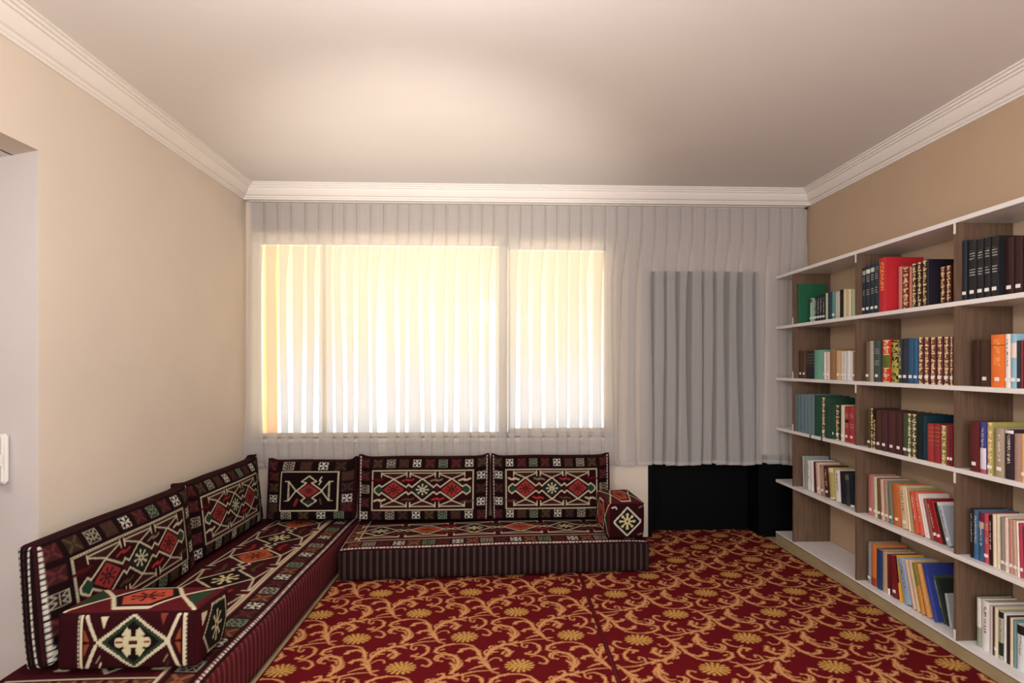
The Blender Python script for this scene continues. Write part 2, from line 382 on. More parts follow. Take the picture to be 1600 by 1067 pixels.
# ------------------------------------------------------------------ soft boxes
def soft_face(name, size, r, U, V, N, cell, canvas, deform, parent, puff=.0, flip=False):
    h = np.array(size)/2; U = np.array(U, float); V = np.array(V, float); N = np.array(N, float)
    lu = 2*abs(U@h); lv = 2*abs(V@h)
    nu = max(2, int(lu/cell[0])); nv = max(2, int(lv/cell[1]))
    if nu > 900: nu = 900
    u, v = np.meshgrid(np.linspace(-1, 1, nu+1), np.linspace(-1, 1, nv+1))
    P = (u[..., None]*U+v[..., None]*V+N)*h
    inner = np.clip(P, -(h-r), h-r); d = P-inner
    dl = np.linalg.norm(d, axis=-1, keepdims=True); P = inner+d/np.maximum(dl, 1e-9)*r
    P = P+N*(puff*((1-u**4)*(1-v**4)))[..., None]
    P = deform(P, h)
    P = P.reshape(-1, 3)
    idx = np.arange((nu+1)*(nv+1)).reshape(nv+1, nu+1)
    F = np.stack([idx[:-1, :-1], idx[:-1, 1:], idx[1:, 1:], idx[1:, :-1]], -1).reshape(-1, 4)
    C = canvas.sample((u.ravel()+1)/2, (v.ravel()+1)/2)
    return grid_mesh(name, P, F, C, M_kilim, parent)
def grid_mesh(name, P, F, C, material, parent=None):
    me = bpy.data.meshes.new(name); me.vertices.add(len(P)); me.vertices.foreach_set('co', P.astype(np.float32).ravel())
    me.loops.add(F.size); me.loops.foreach_set('vertex_index', F.astype(np.int32).ravel())
    me.polygons.add(len(F)); me.polygons.foreach_set('loop_start', np.arange(0, F.size, 4, dtype=np.int32))
    me.polygons.foreach_set('use_smooth', np.ones(len(F), bool))
    me.update(calc_edges=True)
    a = me.color_attributes.new('pattern', 'FLOAT_COLOR', 'POINT')
    a.data.foreach_set('color', np.concatenate([C, np.ones((len(C), 1))], 1).astype(np.float32).ravel())
    return link(name, me, material, parent)
X_, Y_, Z_ = (1, 0, 0), (0, 1, 0), (0, 0, 1)
nX, nY = (-1, 0, 0), (0, -1, 0)
FACES = {'front': (X_, Z_, nY), 'back': (nX, Z_, Y_), 'right': (Y_, Z_, X_), 'left': (nY, Z_, nX), 'top': (X_, Y_, Z_), 'bottom': (X_, nY, (0, 0, -1))}

def wob(P, amp, s, k=0):
    return amp*(np.sin(P[..., 0]*s+k)+np.sin(P[..., 1]*s*1.3+2*k)+np.sin(P[..., 2]*s*.9+3*k))/3

def mattress(name, size, loc, rot, top, stripes, label, group, faces, top_cell, ucell=.0031):
    root = empty(name, loc, rot, label=label, cat='floor cushion', group=group)
    sx, sy, sz = size
    def df(P, h):
        Q = P.copy(); Q[..., 2] += h[2]
        t = (P[..., 2]+h[2])/(2*h[2])
        Q[..., 2] += np.where(P[..., 2] > 0, wob(P, .006, 5, 1), 0)*t
        e = wob(P, .006, 7, 2)
        Q[..., 1] += e*t
        Q[..., 2] -= .012*(np.clip(t, 0, 1))*(np.abs(P[..., 0]/h[0])**12)
        return Q
    soft_face('top_panel', size, .03, *FACES['top'], top_cell, top, df, root, .012)
    for f in ('front', 'back', 'left', 'right'):
        if f in faces: soft_face('striped_side', size, .03, *FACES[f], (ucell, .02), stripes[f] if f in stripes else stripes['front'], df, root, .01)
        else: soft_face('plain_side', size, .03, *FACES[f], (.1, .05), plain(MAR), df, root, .005)
    soft_face('underside', size, .03, *FACES['bottom'], (.2, .2), plain(DARK), df, root)
    h = np.array(size)/2
    pts = []
    for a in np.linspace(-h[0]+.012, h[0]-.012, 60): pts.append((a, -h[1]+.008, h[2]-.012))
    for a in np.linspace(-h[1]+.012, h[1]-.012, 30): pts.append((h[0]-.008, a, h[2]-.012))
    Q = df(np.array(pts), h); MB().tube([tuple(p) for p in Q], .006, 6).build('piping', M_pipe, root, True)
    return root

def back_cushion(size, base, rotz, tilt, canvas, label, group, side=None, ears=(.035, .035), cell=.0042, lite=False, pinch=.5, flare=0):
    """size = width, thickness, height; front face looks along local -Y; base = middle of the bottom back edge"""
    root = empty('back_cushion', base, (0, 0, rotz), label=label, cat='cushion', group=group)
    ct, st = math.cos(tilt), math.sin(tilt)
    def df(P, h):
        Q = P.copy(); t = (P[..., 2]+h[2])/(2*h[2]); un = P[..., 0]/h[0]
        e = np.where(un < 0, ears[0], ears[1])*np.abs(un)**14
        Q[..., 2] += h[2]+e*t**2+wob(P, .004, 11, 3)*t
        Q[..., 0] -= flare*(1-t)*np.clip(-un, 0, 1)**3
        Q[..., 1] -= flare*.95*(1-t)*np.clip(-un, 0, 1)**2
        Q[..., 0] += .008*np.sign(un)*np.abs(un)**6*(t-.3)
        Q[..., 1] *= 1-pinch*np.maximum(np.abs(un)**9, t**9)
        Q[..., 1] += wob(P, .006, 9, 5)
        y = Q[..., 1]-h[1]; z = Q[..., 2]
        Q[..., 1] = y*ct+z*st; Q[..., 2] = z*ct-y*st
        return Q
    soft_face('patterned_face', size, .022, *FACES['front'], (cell, cell), canvas, df, root, .022)
    sc = side or plain(MAR)
    for f in ('left', 'right'):
        soft_face('side_panel', size, .022, *FACES[f], (.006, .006) if side else (.03, .03), sc, df, root, .006)
    soft_face('top_panel', size, .022, *FACES['top'], (.02, .02), plain((44, 14, 18)), df, root, .006)
    soft_face('underside', size, .022, *FACES['bottom'], (.03, .03), plain(DARK), df, root)
    soft_face('back_panel', size, .022, *FACES['back'], (.03, .03), plain(MAR), df, root, .006)
    h = np.array(size)/2
    pts = [(-h[0]+.007, -h[1]+.007, z) for z in np.linspace(-h[2]+.01, h[2]-.007, 22)]
    pts += [(x, -h[1]+.007, h[2]-.007) for x in np.linspace(-h[0]+.012, h[0]-.012, 60)]
    pts += [(h[0]-.007, -h[1]+.007, z) for z in np.linspace(h[2]-.007, -h[2]+.01, 22)]
    Q = df(np.array(pts), h); MB().tube([tuple(p) for p in Q], .0075, 6).build('piping', M_pipe, root, True)
    return root

def armrest(size, loc, rotz, cv, label, group, cell, skew=0):
    root = empty('armrest_cushion', loc, (0, 0, rotz), label=label, cat='cushion', group=group)
    def df(P, h):
        Q = P.copy(); t = (P[..., 2]+h[2])/(2*h[2])
        Q[..., 2] += h[2]+wob(P, .004, 14, 1)*t; Q[..., 0] += wob(P, .004, 12, 2)+skew*(P[..., 1]+h[1])*t
        Q[..., 1] += wob(P, .004, 12, 4)*t
        return Q
    for f, (nm, c) in cv.items():
        fine = c.w > 3
        soft_face(nm, size, .022, *FACES[f], (cell, cell) if fine else (.03, .03), c, df, root, .008)
    h = np.array(size)/2
    loop = [(x, -h[1]+.007, h[2]-.007) for x in np.linspace(-h[0]+.007, h[0]-.007, 24)] + [(h[0]-.007, y, h[2]-.007) for y in np.linspace(-h[1]+.007, h[1]-.007, 24)]
    Q = df(np.array(loop), h); MB().tube([tuple(p) for p in Q], .005, 6).build('piping', M_pipe, root, True)
    return root

# ------------------------------------------------------------------ the room
ZC = 2.72; XR = 2.43; YB = 4.73; YP = 4.66; YN = -1.5
def XL(y): return -1.976+.028*(YB-y)
JY = 2.569; JX = XL(JY); OPEN_Z = 2.246; Y0 = 1.35
jd = (-.925, .381)
S = lambda o: tag(o, kind='structure')
S(MB().box(-3.6, XR+.3, YN-.2, YB+.35, -.16, -.01).build('floor', M_floor))
S(MB().box(-2.2, XR+.3, YN-.2, YB+.35, ZC, ZC+.12).build('ceiling', M_ceil))
S(MB().box(XR, XR+.15, YN-.15, YB+.3, -.01, ZC).build('wall_right', M_tan))
S(MB().box(-2.1, XR, YN-.15, YN, -.01, ZC).build('wall_rear', M_wall))
jx2, jy2 = JX+jd[0]*1.5, JY+jd[1]*1.5
wl = MB()
wl.prism([(JX, JY), (XL(YB+.3), YB+.3), (XL(YB)-.3, YB+.3), (JX+jd[0]*.3, JY+jd[1]*.3)], -.01, ZC)
wl.prism([(XL(Y0), Y0), (JX, JY), (JX-.16, JY+.066), (XL(Y0)-.16, Y0)], OPEN_Z, ZC)
wl.prism([(XL(YN), YN-.15), (XL(Y0), Y0), (XL(Y0)-.16, Y0), (XL(YN)-.16, YN-.15)], -.01, ZC)
S(wl.build('wall_left', M_wall))
hj = MB(); nj = (.381*.12, .925*.12)
hj.prism([(JX-.001, JY-.0), (JX-.001+nj[0]*.02, JY+nj[1]*.02), (jx2+nj[0], jy2+nj[1]), (jx2, jy2)][::-1], -.01, OPEN_Z)
hj.box(-3.42, -3.3, .5, 3.4, -.01, OPEN_Z); hj.box(-3.42, XL(Y0)-.16, .5, .62, -.01, OPEN_Z)
S(hj.build('wall_hall', M_hall))
hc = MB(); hc.prism([(XL(Y0)-.15, Y0-.8), (JX-.15, JY+.0625), (jx2, jy2+.2), (-3.42, jy2+.2), (-3.42, .5), (XL(Y0)-.15, .5)], OPEN_Z, OPEN_Z+.1)
S(hc.build('ceiling_hall', M_ceil))
# back wall with a window opening and a balcony door opening
WX0, WX1, WZ0, WZ1 = -1.93, .885, .79, 2.36
DX0, DX1, DZ = 1.150, 2.045, 2.10
bw = MB(); y0, y1 = YB, YB+.24
bw.box(XL(YB)-.2, WX0, y0, y1, -.01, ZC); bw.box(WX0, WX1, y0, y1, -.01, WZ0); bw.box(WX0, WX1, y0, y1, WZ1, ZC)
bw.box(WX1, DX0, y0, y1, -.01, ZC); bw.box(DX0, DX1, y0, y1, DZ, ZC); bw.box(DX1, XR, y0, y1, -.01, ZC)
S(bw.build('wall_back', M_wall))
# pelmet board carrying the back cornice
S(MB().box(XL(YP), XR, YP, YP+.02, 2.615, ZC).build('trim_pelmet', M_plaster))
PROF = [(0, .105), (.013, .105), (.016, .096), (.024, .092), (.030, .082), (.044, .078), (.055, .066), (.066, .050), (.074, .034), (.078, .030), (.088, .030), (.091, .020), (.104, .019), (.108, .010), (.120, .009), (.120, 0), (0, 0)]
def cornice(name, a, b, na, nb):                         # a,b wall-line points; na,nb inward offsets per unit at each end (mitred)
    fr = []
    for (p, n) in ((a, na), (b, nb)): fr.append([(p[0]+n[0]*q, p[1]+n[1]*q, ZC-d) for q, d in PROF])
    o = MB().sweep(None, fr).build(name, M_plaster); return S(o)
cornice('trim_left', (XL(YN), YN), (XL(YP), YP), (1, 0), (1.03, -1))
cornice('trim_back', (XL(YP), YP), (XR, YP), (1.03, -1), (-1, -1))
cornice('trim_right', (XR, YP), (XR, YN), (-1, -1), (-1, 0))
S(MB().box(DX1, XR-.001, YB-.012, YB-.001, -.009, .64).build('trim_plinth', M_dark))

S(MB().box(-2.32, -2.2, YB+.26, 6.0, -.1, 2.9).build('wall_added_fin', mat('warm_fin_tint', lin('d9a763'), .9, noise=.05, nscale=4)))  # added outdoor fin, its colour gives the curtain's left end a warm glow
# window: frame, three lights, glass
win = S(empty('window_1', ((WX0+WX1)/2, YB+.13, WZ0)))
ox, oy, oz = win.location
def wbox(name, x0, x1, z0, z1, yy0, yy1, m, par=win):
    return MB().box(x0-ox, x1-ox, yy0-oy, yy1-oy, z0-oz, z1-oz).build(name, m, par, bevel=.004 if m is M_pvc else 0)
wy0, wy1 = YB+.10, YB+.16
m1, m2 = -1.415, .005
for nm, x0, x1, z0, z1 in (('frame_rail', WX0, WX1, WZ0, WZ0+.03), ('frame_rail', WX0, WX1, WZ1-.05, WZ1), ('frame_post', WX0, WX0+.02, WZ0, WZ1), ('frame_post', WX1-.05, WX1, WZ0, WZ1), ('mullion', m1-.012, m1+.012, WZ0, WZ1), ('mullion', m2-.035, m2+.035, WZ0, WZ1)):
    wbox(nm, x0, x1, z0, z1, wy0, wy1, M_pvc)
for x0, x1 in ((m2+.04, WX1-.05),):     # opening lights with their own sash
    f = MB(); w = .03
    for a in ((x0, x1, WZ0+.03, WZ0+.03+w), (x0, x1, WZ1-.05-w, WZ1-.05), (x0, x0+w*.6, WZ0+.03, WZ1-.05), (x1-w*.6, x1, WZ0+.03, WZ1-.05)):
        f.box(a[0]-ox, a[1]-ox, wy0-.015-oy, wy1-.01-oy, a[2]-oz, a[3]-oz)
    s = f.build('sash', M_pvc, win)
    wbox('pane', x0+.02, x1-.02, WZ0+.06, WZ1-.08, YB+.125, YB+.131, M_glass, win)
wbox('pane', WX0+.015, m1-.008, WZ0+.02, WZ1-.04, YB+.125, YB+.131, M_glass)
wbox('pane', m1+.015, m2-.035, WZ0+.02, WZ1-.04, YB+.125, YB+.131, M_glass)
S(MB().box(WX0-.03, WX1+.03, YB-.01, YB+.10, WZ0-.03, WZ0).build('window_sill', M_plaster))
# balcony door: black leaf with sunk panels, closed against the dark
dr = S(empty('door_1', ((DX0+DX1)/2, YB+.21, 0)))
dx, dy, dz = dr.location
def dbox(nm, x0, x1, z0, z1, a, b, m): return MB().box(x0-dx, x1-dx, a-dy, b-dy, z0, z1).build(nm, m, dr)
dbox('leaf', DX0+.04, DX1-.005, -.009, DZ-.04, YB+.205, YB+.235, M_dark)
for x0, x1, z0, z1 in ((DX0+.001, DX0+.03, -.009, DZ-.001), (DX1-.012, DX1-.001, -.009, DZ-.001), (DX0+.05, DX1-.05, DZ-.06, DZ-.001)): dbox('door_frame', x0, x1, z0, z1, YB-.011, YB+.239, M_dark)
for z0, z1 in ((.10, .62), (.74, 1.95)): dbox('door_panel', DX0+.14, DX1-.14, z0, z1, YB+.195, YB+.206, M_dark)

# ------------------------------------------------------------------ curtain
def curtain():
    x0, x1 = -1.925, 2.398; YCU = 4.695; zt, zb = 2.60, .575
    root = empty('sheer_curtain', ((x0+x1)/2, YCU, zb), label='long white pleated sheer curtain across window and balcony door, hanging from ceiling pelmet', cat='curtain')
    R = random.Random(5); xs = [x0]
    while xs[-1] < x1-.13: xs.append(xs[-1]+R.uniform(.086, .108))
    xs.append(x1); n = len(xs)-1
    zs = [zt-(zt-zb-.028)*i/34 for i in range(35)]+[zb+.027, zb]
    g = [R.uniform(.018, .046) for _ in range(n)]; ph = [R.uniform(0, 6) for _ in range(n)]
    for i in range(n):
        if R.random() < .16: g[i] *= 1.7
        if xs[i] > 1.1: g[i] = max(g[i], .024)*1.15
    ln = [R.uniform(-.02, .02) for _ in range(n+1)]; ln[0] = -.0; ln[n] = .0
    def rows(z):
        t = (zt-z)/(zt-zb); k = min(1, max(0, (t-.06)/.26)); k = k*k*(3-2*k)*(1-.3*t); P = []
        def ex(i): return xs[i]+ln[i]*t+.006*math.sin(4*t+i*1.7)*t+(-.045*t*(1 if i == 0 else 0)) + (.03*min(1, t*3) if i == n else 0)
        for i in range(n):
            a, b = ex(i), ex(i+1); gap = max(.002, g[i]*k*(1+.25*math.sin(5*t+ph[i]))); w = b-a-gap
            d = .012+.008*t; fr = -d; bk = d
            P += [(a, fr), (a+w*.3, fr-.003*math.sin(ph[i]+3*t)), (a+w*.7, fr+.003*math.sin(ph[i]+5*t)), (a+w-.003, fr+.001), (a+w, fr+.005),
                  (a+w-.006, 0), (a+w*.45, .001), (a+w*.10, .003), (a+w*.07, bk-.004), (a+w*.12, bk), (a+w*.6, bk), (a+w, bk*.7), (a+w+gap*.5, 0)]
        P.append((ex(n), -.012)); return P
    cx, cy, cz = root.location
    def sheet(name, zl, m, off=0):
        V = []; Rn = [rows(z) for z in zl]; k = len(Rn[0])
        for z, r in zip(zl, Rn):
            wv = [.007*math.sin(i*.11)+.004*math.sin(i*.37) for i in range(k)] if z <= zb+.03 else [0]*k
            for j, (x, y) in enumerate(r): V.append((x-cx, y+off+YCU-cy, z-cz+wv[j]))
        F = [(i*k+j, i*k+j+1, (i+1)*k+j+1, (i+1)*k+j) for i in range(len(zl)-1) for j in range(k-1)]
        me = bpy.data.meshes.new(name); me.from_pydata(V, [], F); return link(name, me, m, root, True)
    sheet('pleated_voile', zs, M_sheer); sheet('hem', zs[-2:], M_hem, -.0015)
    tr = empty('curtain_track', (.21, 4.705, 2.61), label='slim white curtain track hidden above the sheer curtain', cat='track')
    MB().box(-2.15, 2.205, -.012, .012, 0, .012).build('rail', M_plastic, tr)
    MB().box(2.19, 2.206, -.02, .014, -.014, .0).build('end_stop', M_black, tr)
    MB().box(-2.12, -2.10, -.008, .05, .012, .11).build('bracket', M_plastic, tr); MB().box(2.08, 2.10, -.008, .05, .012, .11).build('bracket', M_plastic, tr)
curtain()

# ------------------------------------------------------------------ carpets
def carpet_tile():
    PX, PY = .533, .596; res = .0018; W, Hh = int(PX/res), int(PY/res)
    gx, gy = np.meshgrid((np.arange(W)+.5)*PX/W, (np.arange(Hh)+.5)*PY/Hh)
    val = np.zeros((Hh, W)); fl = np.zeros((Hh, W))
    def cv(p): return ((p[0]-425)*.533/1045, (600-p[1])*.298/290)
    def stamp(x, y, r, A, sc=1):
        for i in (-1, 0, 1, 2):
            for j in (-1, 0, 1, 2):
                for k in (0, 1):
                    cx, cy = x+(i+.5*k)*PX, y+(j+.5*k)*PY
                    if cx < -r or cx > PX+r or cy < -r or cy > PY+r: continue
                    ax, bx = max(0, int((cx-r)/PX*W)), min(W, int((cx+r)/PX*W)+2); ay, by = max(0, int((cy-r)/PY*Hh)), min(Hh, int((cy+r)/PY*Hh)+2)
                    if ax >= bx or ay >= by: continue
                    d = np.hypot(gx[ay:by, ax:bx]-cx, gy[ay:by, ax:bx]-cy)/r
                    np.maximum(A[ay:by, ax:bx], np.clip(1-d, 0, 1)*sc, out=A[ay:by, ax:bx])
    def stroke(pts, w0, w1, ball=False):
        q = [cv(p) for p in pts]; q = [q[0]]+q+[q[-1]]
        out = []
        for i in range(1, len(q)-2):
            for s in np.linspace(0, 1, 14, endpoint=False):
                p0, p1, p2, p3 = (np.array(q[i+k]) for k in (-1, 0, 1, 2))
                out.append(.5*((2*p1)+(-p0+p2)*s+(2*p0-5*p1+4*p2-p3)*s*s+(-p0+3*p1-3*p2+p3)*s**3))
        n = len(out)
        for i, p in enumerate(out):
            f = i/(n-1); r = w0+(w1-w0)*f; r *= 1.2*(.75+.45*math.sin(math.pi*f)); stamp(p[0], p[1], max(r, .0028), val)
            if r > .0075 and i % 7 == 3 and 0 < i < n-1:
                tg = out[i+1]-out[i-1]; tg = tg/(np.hypot(*tg)+1e-9); sg = 1 if (i//7) % 2 else -1
                stamp(p[0]-tg[1]*sg*r*.95+tg[0]*r*.3, p[1]+tg[0]*sg*r*.95+tg[1]*r*.3, max(r*.62, .005), val, .8)
        if ball: stamp(out[-1][0], out[-1][1], max(w1*1.5, .0095), val)
    S_ = stroke
    S_([(110, 545), (150, 480), (215, 430), (300, 400), (420, 380), (560, 352), (700, 345)], .010, .006)
    S_([(130, 500), (180, 445), (240, 415), (320, 395)], .015, .008)
    S_([(205, 440), (175, 412), (150, 422), (165, 445)], .006, .004, True); S_([(235, 420), (285, 392), (285, 365), (240, 372)], .008, .005, True)
    S_([(250, 430), (310, 445), (345, 480), (315, 508)], .010, .012, True); S_([(130, 510), (105, 470), (130, 450)], .006, .004, True)
    S_([(290, 470), (270, 490)], .007, .005, True); S_([(330, 398), (390, 405), (420, 420)], .008, .004); S_([(380, 385), (420, 360)], .007, .004); S_([(170, 470), (240, 470)], .008, .004)
    S_([(790, 512), (765, 500), (735, 512), (735, 538), (775, 546)], .005, .005, True)
    S_([(730, 545), (702, 520), (735, 490), (815, 483), (890, 508), (925, 560), (900, 620), (870, 655)], .006, .013)
    S_([(850, 560), (885, 590), (895, 620)], .007, .009); S_([(960, 560), (945, 595), (905, 625)], .005, .009); S_([(800, 520), (860, 525), (890, 560)], .004, .006)
    S_([(400, 372), (455, 385), (460, 420), (500, 432), (505, 412)], .005, .005, True)
    S_([(480, 390), (560, 385), (622, 420), (610, 470), (550, 502), (490, 490)], .005, .009, True); S_([(600, 420), (640, 425)], .007, .004); S_([(540, 470), (520, 485)], .007, .004, True)
    S_([(530, 525), (590, 512), (655, 535), (678, 568), (650, 590), (605, 580)], .005, .007, True)
    S_([(785, 462), (730, 470), (692, 448), (720, 415), (790, 390), (860, 382)], .006, .010); S_([(740, 440), (770, 432)], .006, .005, True)
    S_([(860, 382), (960, 385), (1050, 418), (1110, 500), (1180, 570), (1225, 640), (1290, 662)], .006, .007)
    S_([(910, 462), (950, 435), (1030, 432), (1095, 470)], .010, .006, True); S_([(915, 462), (940, 452)], .009, .009, True); S_([(1060, 425), (1100, 470), (1120, 520)], .009, .009)
    S_([(990, 545), (1040, 525), (1095, 520), (1150, 560)], .009, .008); S_([(1180, 590), (1110, 600), (1020, 630)], .009, .004); S_([(1110, 560), (1160, 575), (1200, 620)], .010, .008)
    S_([(1190, 560), (1235, 530), (1290, 530), (1308, 552)], .004, .005, True); S_([(1230, 625), (1290, 620)], .008, .004); S_([(1000, 545), (1020, 540)], .010, .010)
    for k in range(15):
        t = k*2*math.pi/15
        for rr in (.050, .056, .062): stamp(rr*math.cos(t), rr*.86*math.sin(t), .0105, fl, 1)
    for k in range(10):
        t = k*2*math.pi/10+.3
        for rr in (.026, .032, .038): stamp(rr*math.cos(t), rr*.86*math.sin(t), .0125, fl, .95)
    for k in range(5):
        t = k*2*math.pi/5
        for rr in (.006, .012, .018): stamp(rr*math.cos(t), rr*.86*math.sin(t), .0095, fl, .9)
    bg = np.array(lin((96, 8, 17))); lo = np.array(lin((112, 50, 24))); hi = np.array(lin((208, 150, 98))); f0 = np.array(lin((92, 40, 20))); f1 = np.array(lin((206, 156, 84)))
    out = np.zeros((Hh, W, 3)); out[:] = bg
    nz = np.kron(RNG.rand(Hh//3+1, W//3+1), np.ones((3, 3)))[:Hh, :W]; sx_ = np.sin(gx*520+3*np.sin(gy*130))*np.sin(gy*410+2*np.sin(gx*150)); val = val*(.72+.4*nz)*(1+.38*sx_); fl = fl*(.75+.4*nz)
    v = (np.clip(val*1.45, 0, 1)**1.2)[..., None]; out = np.where(val[..., None] > .12, lo*(1-v)+hi*v, out)
    rad = np.zeros_like(val)
    for k in ((0, 0), (PX, 0), (0, PY), (PX, PY), (PX/2, PY/2)): rad = np.maximum(rad, (np.hypot(gx-k[0], (gy-k[1])/.86) < .056).astype(float))
    out = np.where((rad[..., None] > 0), f0, out)
    w = (np.clip(fl*1.5, 0, 1)**1.5)[..., None]; out = np.where(fl[..., None] > .08, f0*(1-w)+f1*w, out)
    return out, PX, PY, W, Hh
TILE, TPX, TPY, TW, TH_ = carpet_tile()
def tile_at(x, y):
    u = (x/TPX % 1)*TW-.5; v = (y/TPY % 1)*TH_-.5
    a = np.floor(u).astype(int); b = np.floor(v).astype(int); fu = (u-a)[:, None]; fv = (v-b)[:, None]
    g = lambda i, j: TILE[j % TH_, i % TW]
    return (g(a, b)*(1-fu)+g(a+1, b)*fu)*(1-fv)+(g(a, b+1)*(1-fu)+g(a+1, b+1)*fu)*fv
def carpet(x0, x1, y1, origin, flip, label, notch=None):
    root = empty('carpet', ((x0+x1)/2, 0, -.01), label=label, cat='carpet', group='carpet widths laid side by side')
    xs = np.arange(x0, x1+1e-6, (x1-x0)/round((x1-x0)/.0046))
    ys = np.concatenate([np.arange(YN+.05, 2.15, .018), np.arange(2.15, y1, .0058), [y1]])
    X, Y = np.meshgrid(xs, ys)
    edge = np.minimum(X-x0, x1-X); Z = np.where(edge < .004, -.004, 0)+.0008*np.sin(X*9+Y*7)
    s = -1 if flip else 1
    C = tile_at(s*(X.ravel()-origin[0]), s*(Y.ravel()-origin[1]))
    e = (edge.ravel() < .010)
    C[e] = np.array(lin((84, 8, 18)))
    if flip: X = X+(X-x0)/(x1-x0)*np.clip((4.6-Y)*.022, -.003, .06)
    P = np.stack([X.ravel()-root.location[0], Y.ravel(), Z.ravel()+.01], 1)
    nx, ny = len(xs), len(ys); idx = np.arange(nx*ny).reshape(ny, nx)
    F = np.stack([idx[:-1, :-1], idx[:-1, 1:], idx[1:, 1:], idx[1:, :-1]], -1)
    cx = (X[:-1, :-1]+X[1:, 1:])/2; cy = (Y[:-1, :-1]+Y[1:, 1:])/2
    keep = np.ones(cx.shape, bool)
    if notch: keep = ~((cy > YB-.005) & ((cx < notch[0]) | (cx > notch[1])))
    grid_mesh('pile', P, F[keep].reshape(-1, 4), C, M_carpet, root)
    b = MB(); cxr = root.location[0]
    b.box(x0-cxr+.001, x1-cxr-.001, YN+.051, min(y1, YB)-.004, .0005, .0045); b.build('backing', M_pipe, root)
    return root
carpet(-1.060, .499, YB-.02, (-.19, 3.62), False, 'red carpet with gold scrolls and flowers, left width along the corner sofa')
carpet(.501, 2.078, YB+.18, (.669, 2.957), True, 'red carpet with gold scrolls and flowers, right width beside the bookcase', (DX0+.005, DX1-.005))

# ------------------------------------------------------------------ corner sofa
GS = 'seat mattresses of the corner sofa'; GB = 'back cushions of the corner sofa'; GA = 'armrest cushions of the corner sofa'
# left wing: local X runs along world Y (towards the window); front side (local -Y) faces +X
LY0, LY1 = 2.13, 4.585; LL = LY1-LY0; LD = .75; LZ = .235
# rotz=+90deg: local x -> world +y, local -y -> world +x
ctl = seat_canvas(int(LL/.0042), int(LD/.0042), LL, LD, .19, .33, .38, LD-.372, .15)
ctl.a = ctl.a  # field
mattress('seat_mattress', (LL, LD, LZ), (-1.078-LD/2, (LY0+LY1)/2, -.01), (0, 0, math.pi/2), ctl, {'front': stripe_canvas(LL, True), 'left': stripe_canvas(LD, True)},
         'long kilim floor mattress with striped maroon side, along the left wall', GS, ('front', 'left'), (.0052, .0052))
RX0, RX1 = -1.055, .945; RL = RX1-RX0; RD = .76
ctr = seat_canvas(int(RL/.0042), int(RD/.0042), RL, RD, .17, .215, .32, .405, .115)
mattress('seat_mattress', (RL, RD, .209), ((RX0+RX1)/2, 3.858+RD/2, .004), (0, 0, .058), ctr, {'front': stripe_canvas(RL), 'right': stripe_canvas(RD)},
         'kilim floor mattress with dark striped front, below the window', GS, ('front', 'right'), (.0048, .0048))
# back cushions
kb = back_canvas(300, 155)
cz = .236
def side_cv():
    c = Canvas(40, 140, DARK, (0, 0, 40, 140))
    for x in (6, 30): c.line([(x, 0), (x, 140)], 5, WHITE, dash=7)
    c.line([(18, 0), (18, 140)], 3, (60, 46, 44), dash=9)
    return c
lr = math.pi/2
def left_cushion(y0, y1, bx, lab, **k):
    return back_cushion((y1-y0, .125, .445), (bx, (y0+y1)/2, cz), lr, .12, kb, lab, GB, **k)
left_cushion(2.325, 3.405, -1.792, 'kilim back cushion with pale zigzag end, nearest on the left wall', side=side_cv(), cell=.0037, flare=.075, ears=(.0, .03))
left_cushion(3.425, 4.44, -1.825, 'kilim back cushion on the left wall, second from its near end, beside the corner', ears=(.03, .04))
back_cushion((.625, .12, .425), (-1.375, 4.46, cz), 0, .15, back_canvas(200, 150, single=True), 'kilim back cushion with single central diamond, in the sofa corner', GB, ears=(.035, .05))
back_cushion((.94, .12, .457), (-.572, 4.46, cz-.011), 0, .15, kb, 'kilim back cushion with three diamonds, middle one under the window', GB, ears=(.035, .035))
kc = back_canvas(300, 155); kc.a = kc.a[:, ::-1].copy()
back_cushion((.865, .12, .457), (.354, 4.475, cz-.011), .012, .15, kc, 'kilim back cushion with three diamonds, right end above the armrest', GB, ears=(.035, .03))
# armrests
P0 = ('plain_side', plain(MAR))
armrest((.50, .245, .216), (-1.372, 2.378, cz+.009), .02, {'front': ('patterned_end', arm_front(210, 92)), 'top': ('patterned_top', arm_top(190, 84)), 'right': ('patterned_side', arm_side(90, 84)), 'left': P0, 'back': P0, 'bottom': P0},
        'block kilim armrest with large stepped diamond, near end of left mattress', GA, .0032, skew=.06)
armrest((.235, .43, .232), (.797, 4.10, cz-.004), .04, {'front': ('patterned_end', arm_end(72, 72)), 'top': ('patterned_top', arm_top(60, 110)), 'left': ('patterned_side', arm_top(140, 70)), 'right': P0, 'back': P0, 'bottom': P0},
        'block kilim armrest with pale rosette on its end, right end of mattress under window', GA, .0038)

# ------------------------------------------------------------------ bookcase
SH = [2.045, 1.650, 1.250, .860, .450, .040]; TS = .022; BX = 2.15; BY0, BY1 = 1.955, 4.668
DIV = [4.395, 3.598, 2.793, 1.990]
bc = empty('bookcase', (BX+.14, (BY0+BY1)/2, -.01), label='long open bookcase with white shelves and brown dividers along right wall', cat='bookcase')
bx, by, bz = bc.location
for z in SH: MB().box(BX-bx, XR-.002-bx, BY0-by, BY1-by, (z-TS/2 if z > .1 else z-.001)-bz, z+TS/2-bz).build('shelf', M_shelf, bc, bevel=.0015)
divs = {}
for i in range(5):
    for j, y in enumerate(DIV):
        divs[i, j] = MB().box(BX+.001-bx, XR-.003-bx, y-.018-by, y-by, SH[i+1]+TS/2-bz, SH[i]-TS/2-bz).build('divider', M_wood, bc)
MB().box(BX+.03-bx, XR-.01-bx, BY0+.02-by, BY1-.02-by, 0, SH[5]-.0012-bz).build('dark_gap_filler', M_black, bc)  # black filler standing in for the shade in the gap under the bottom shelf
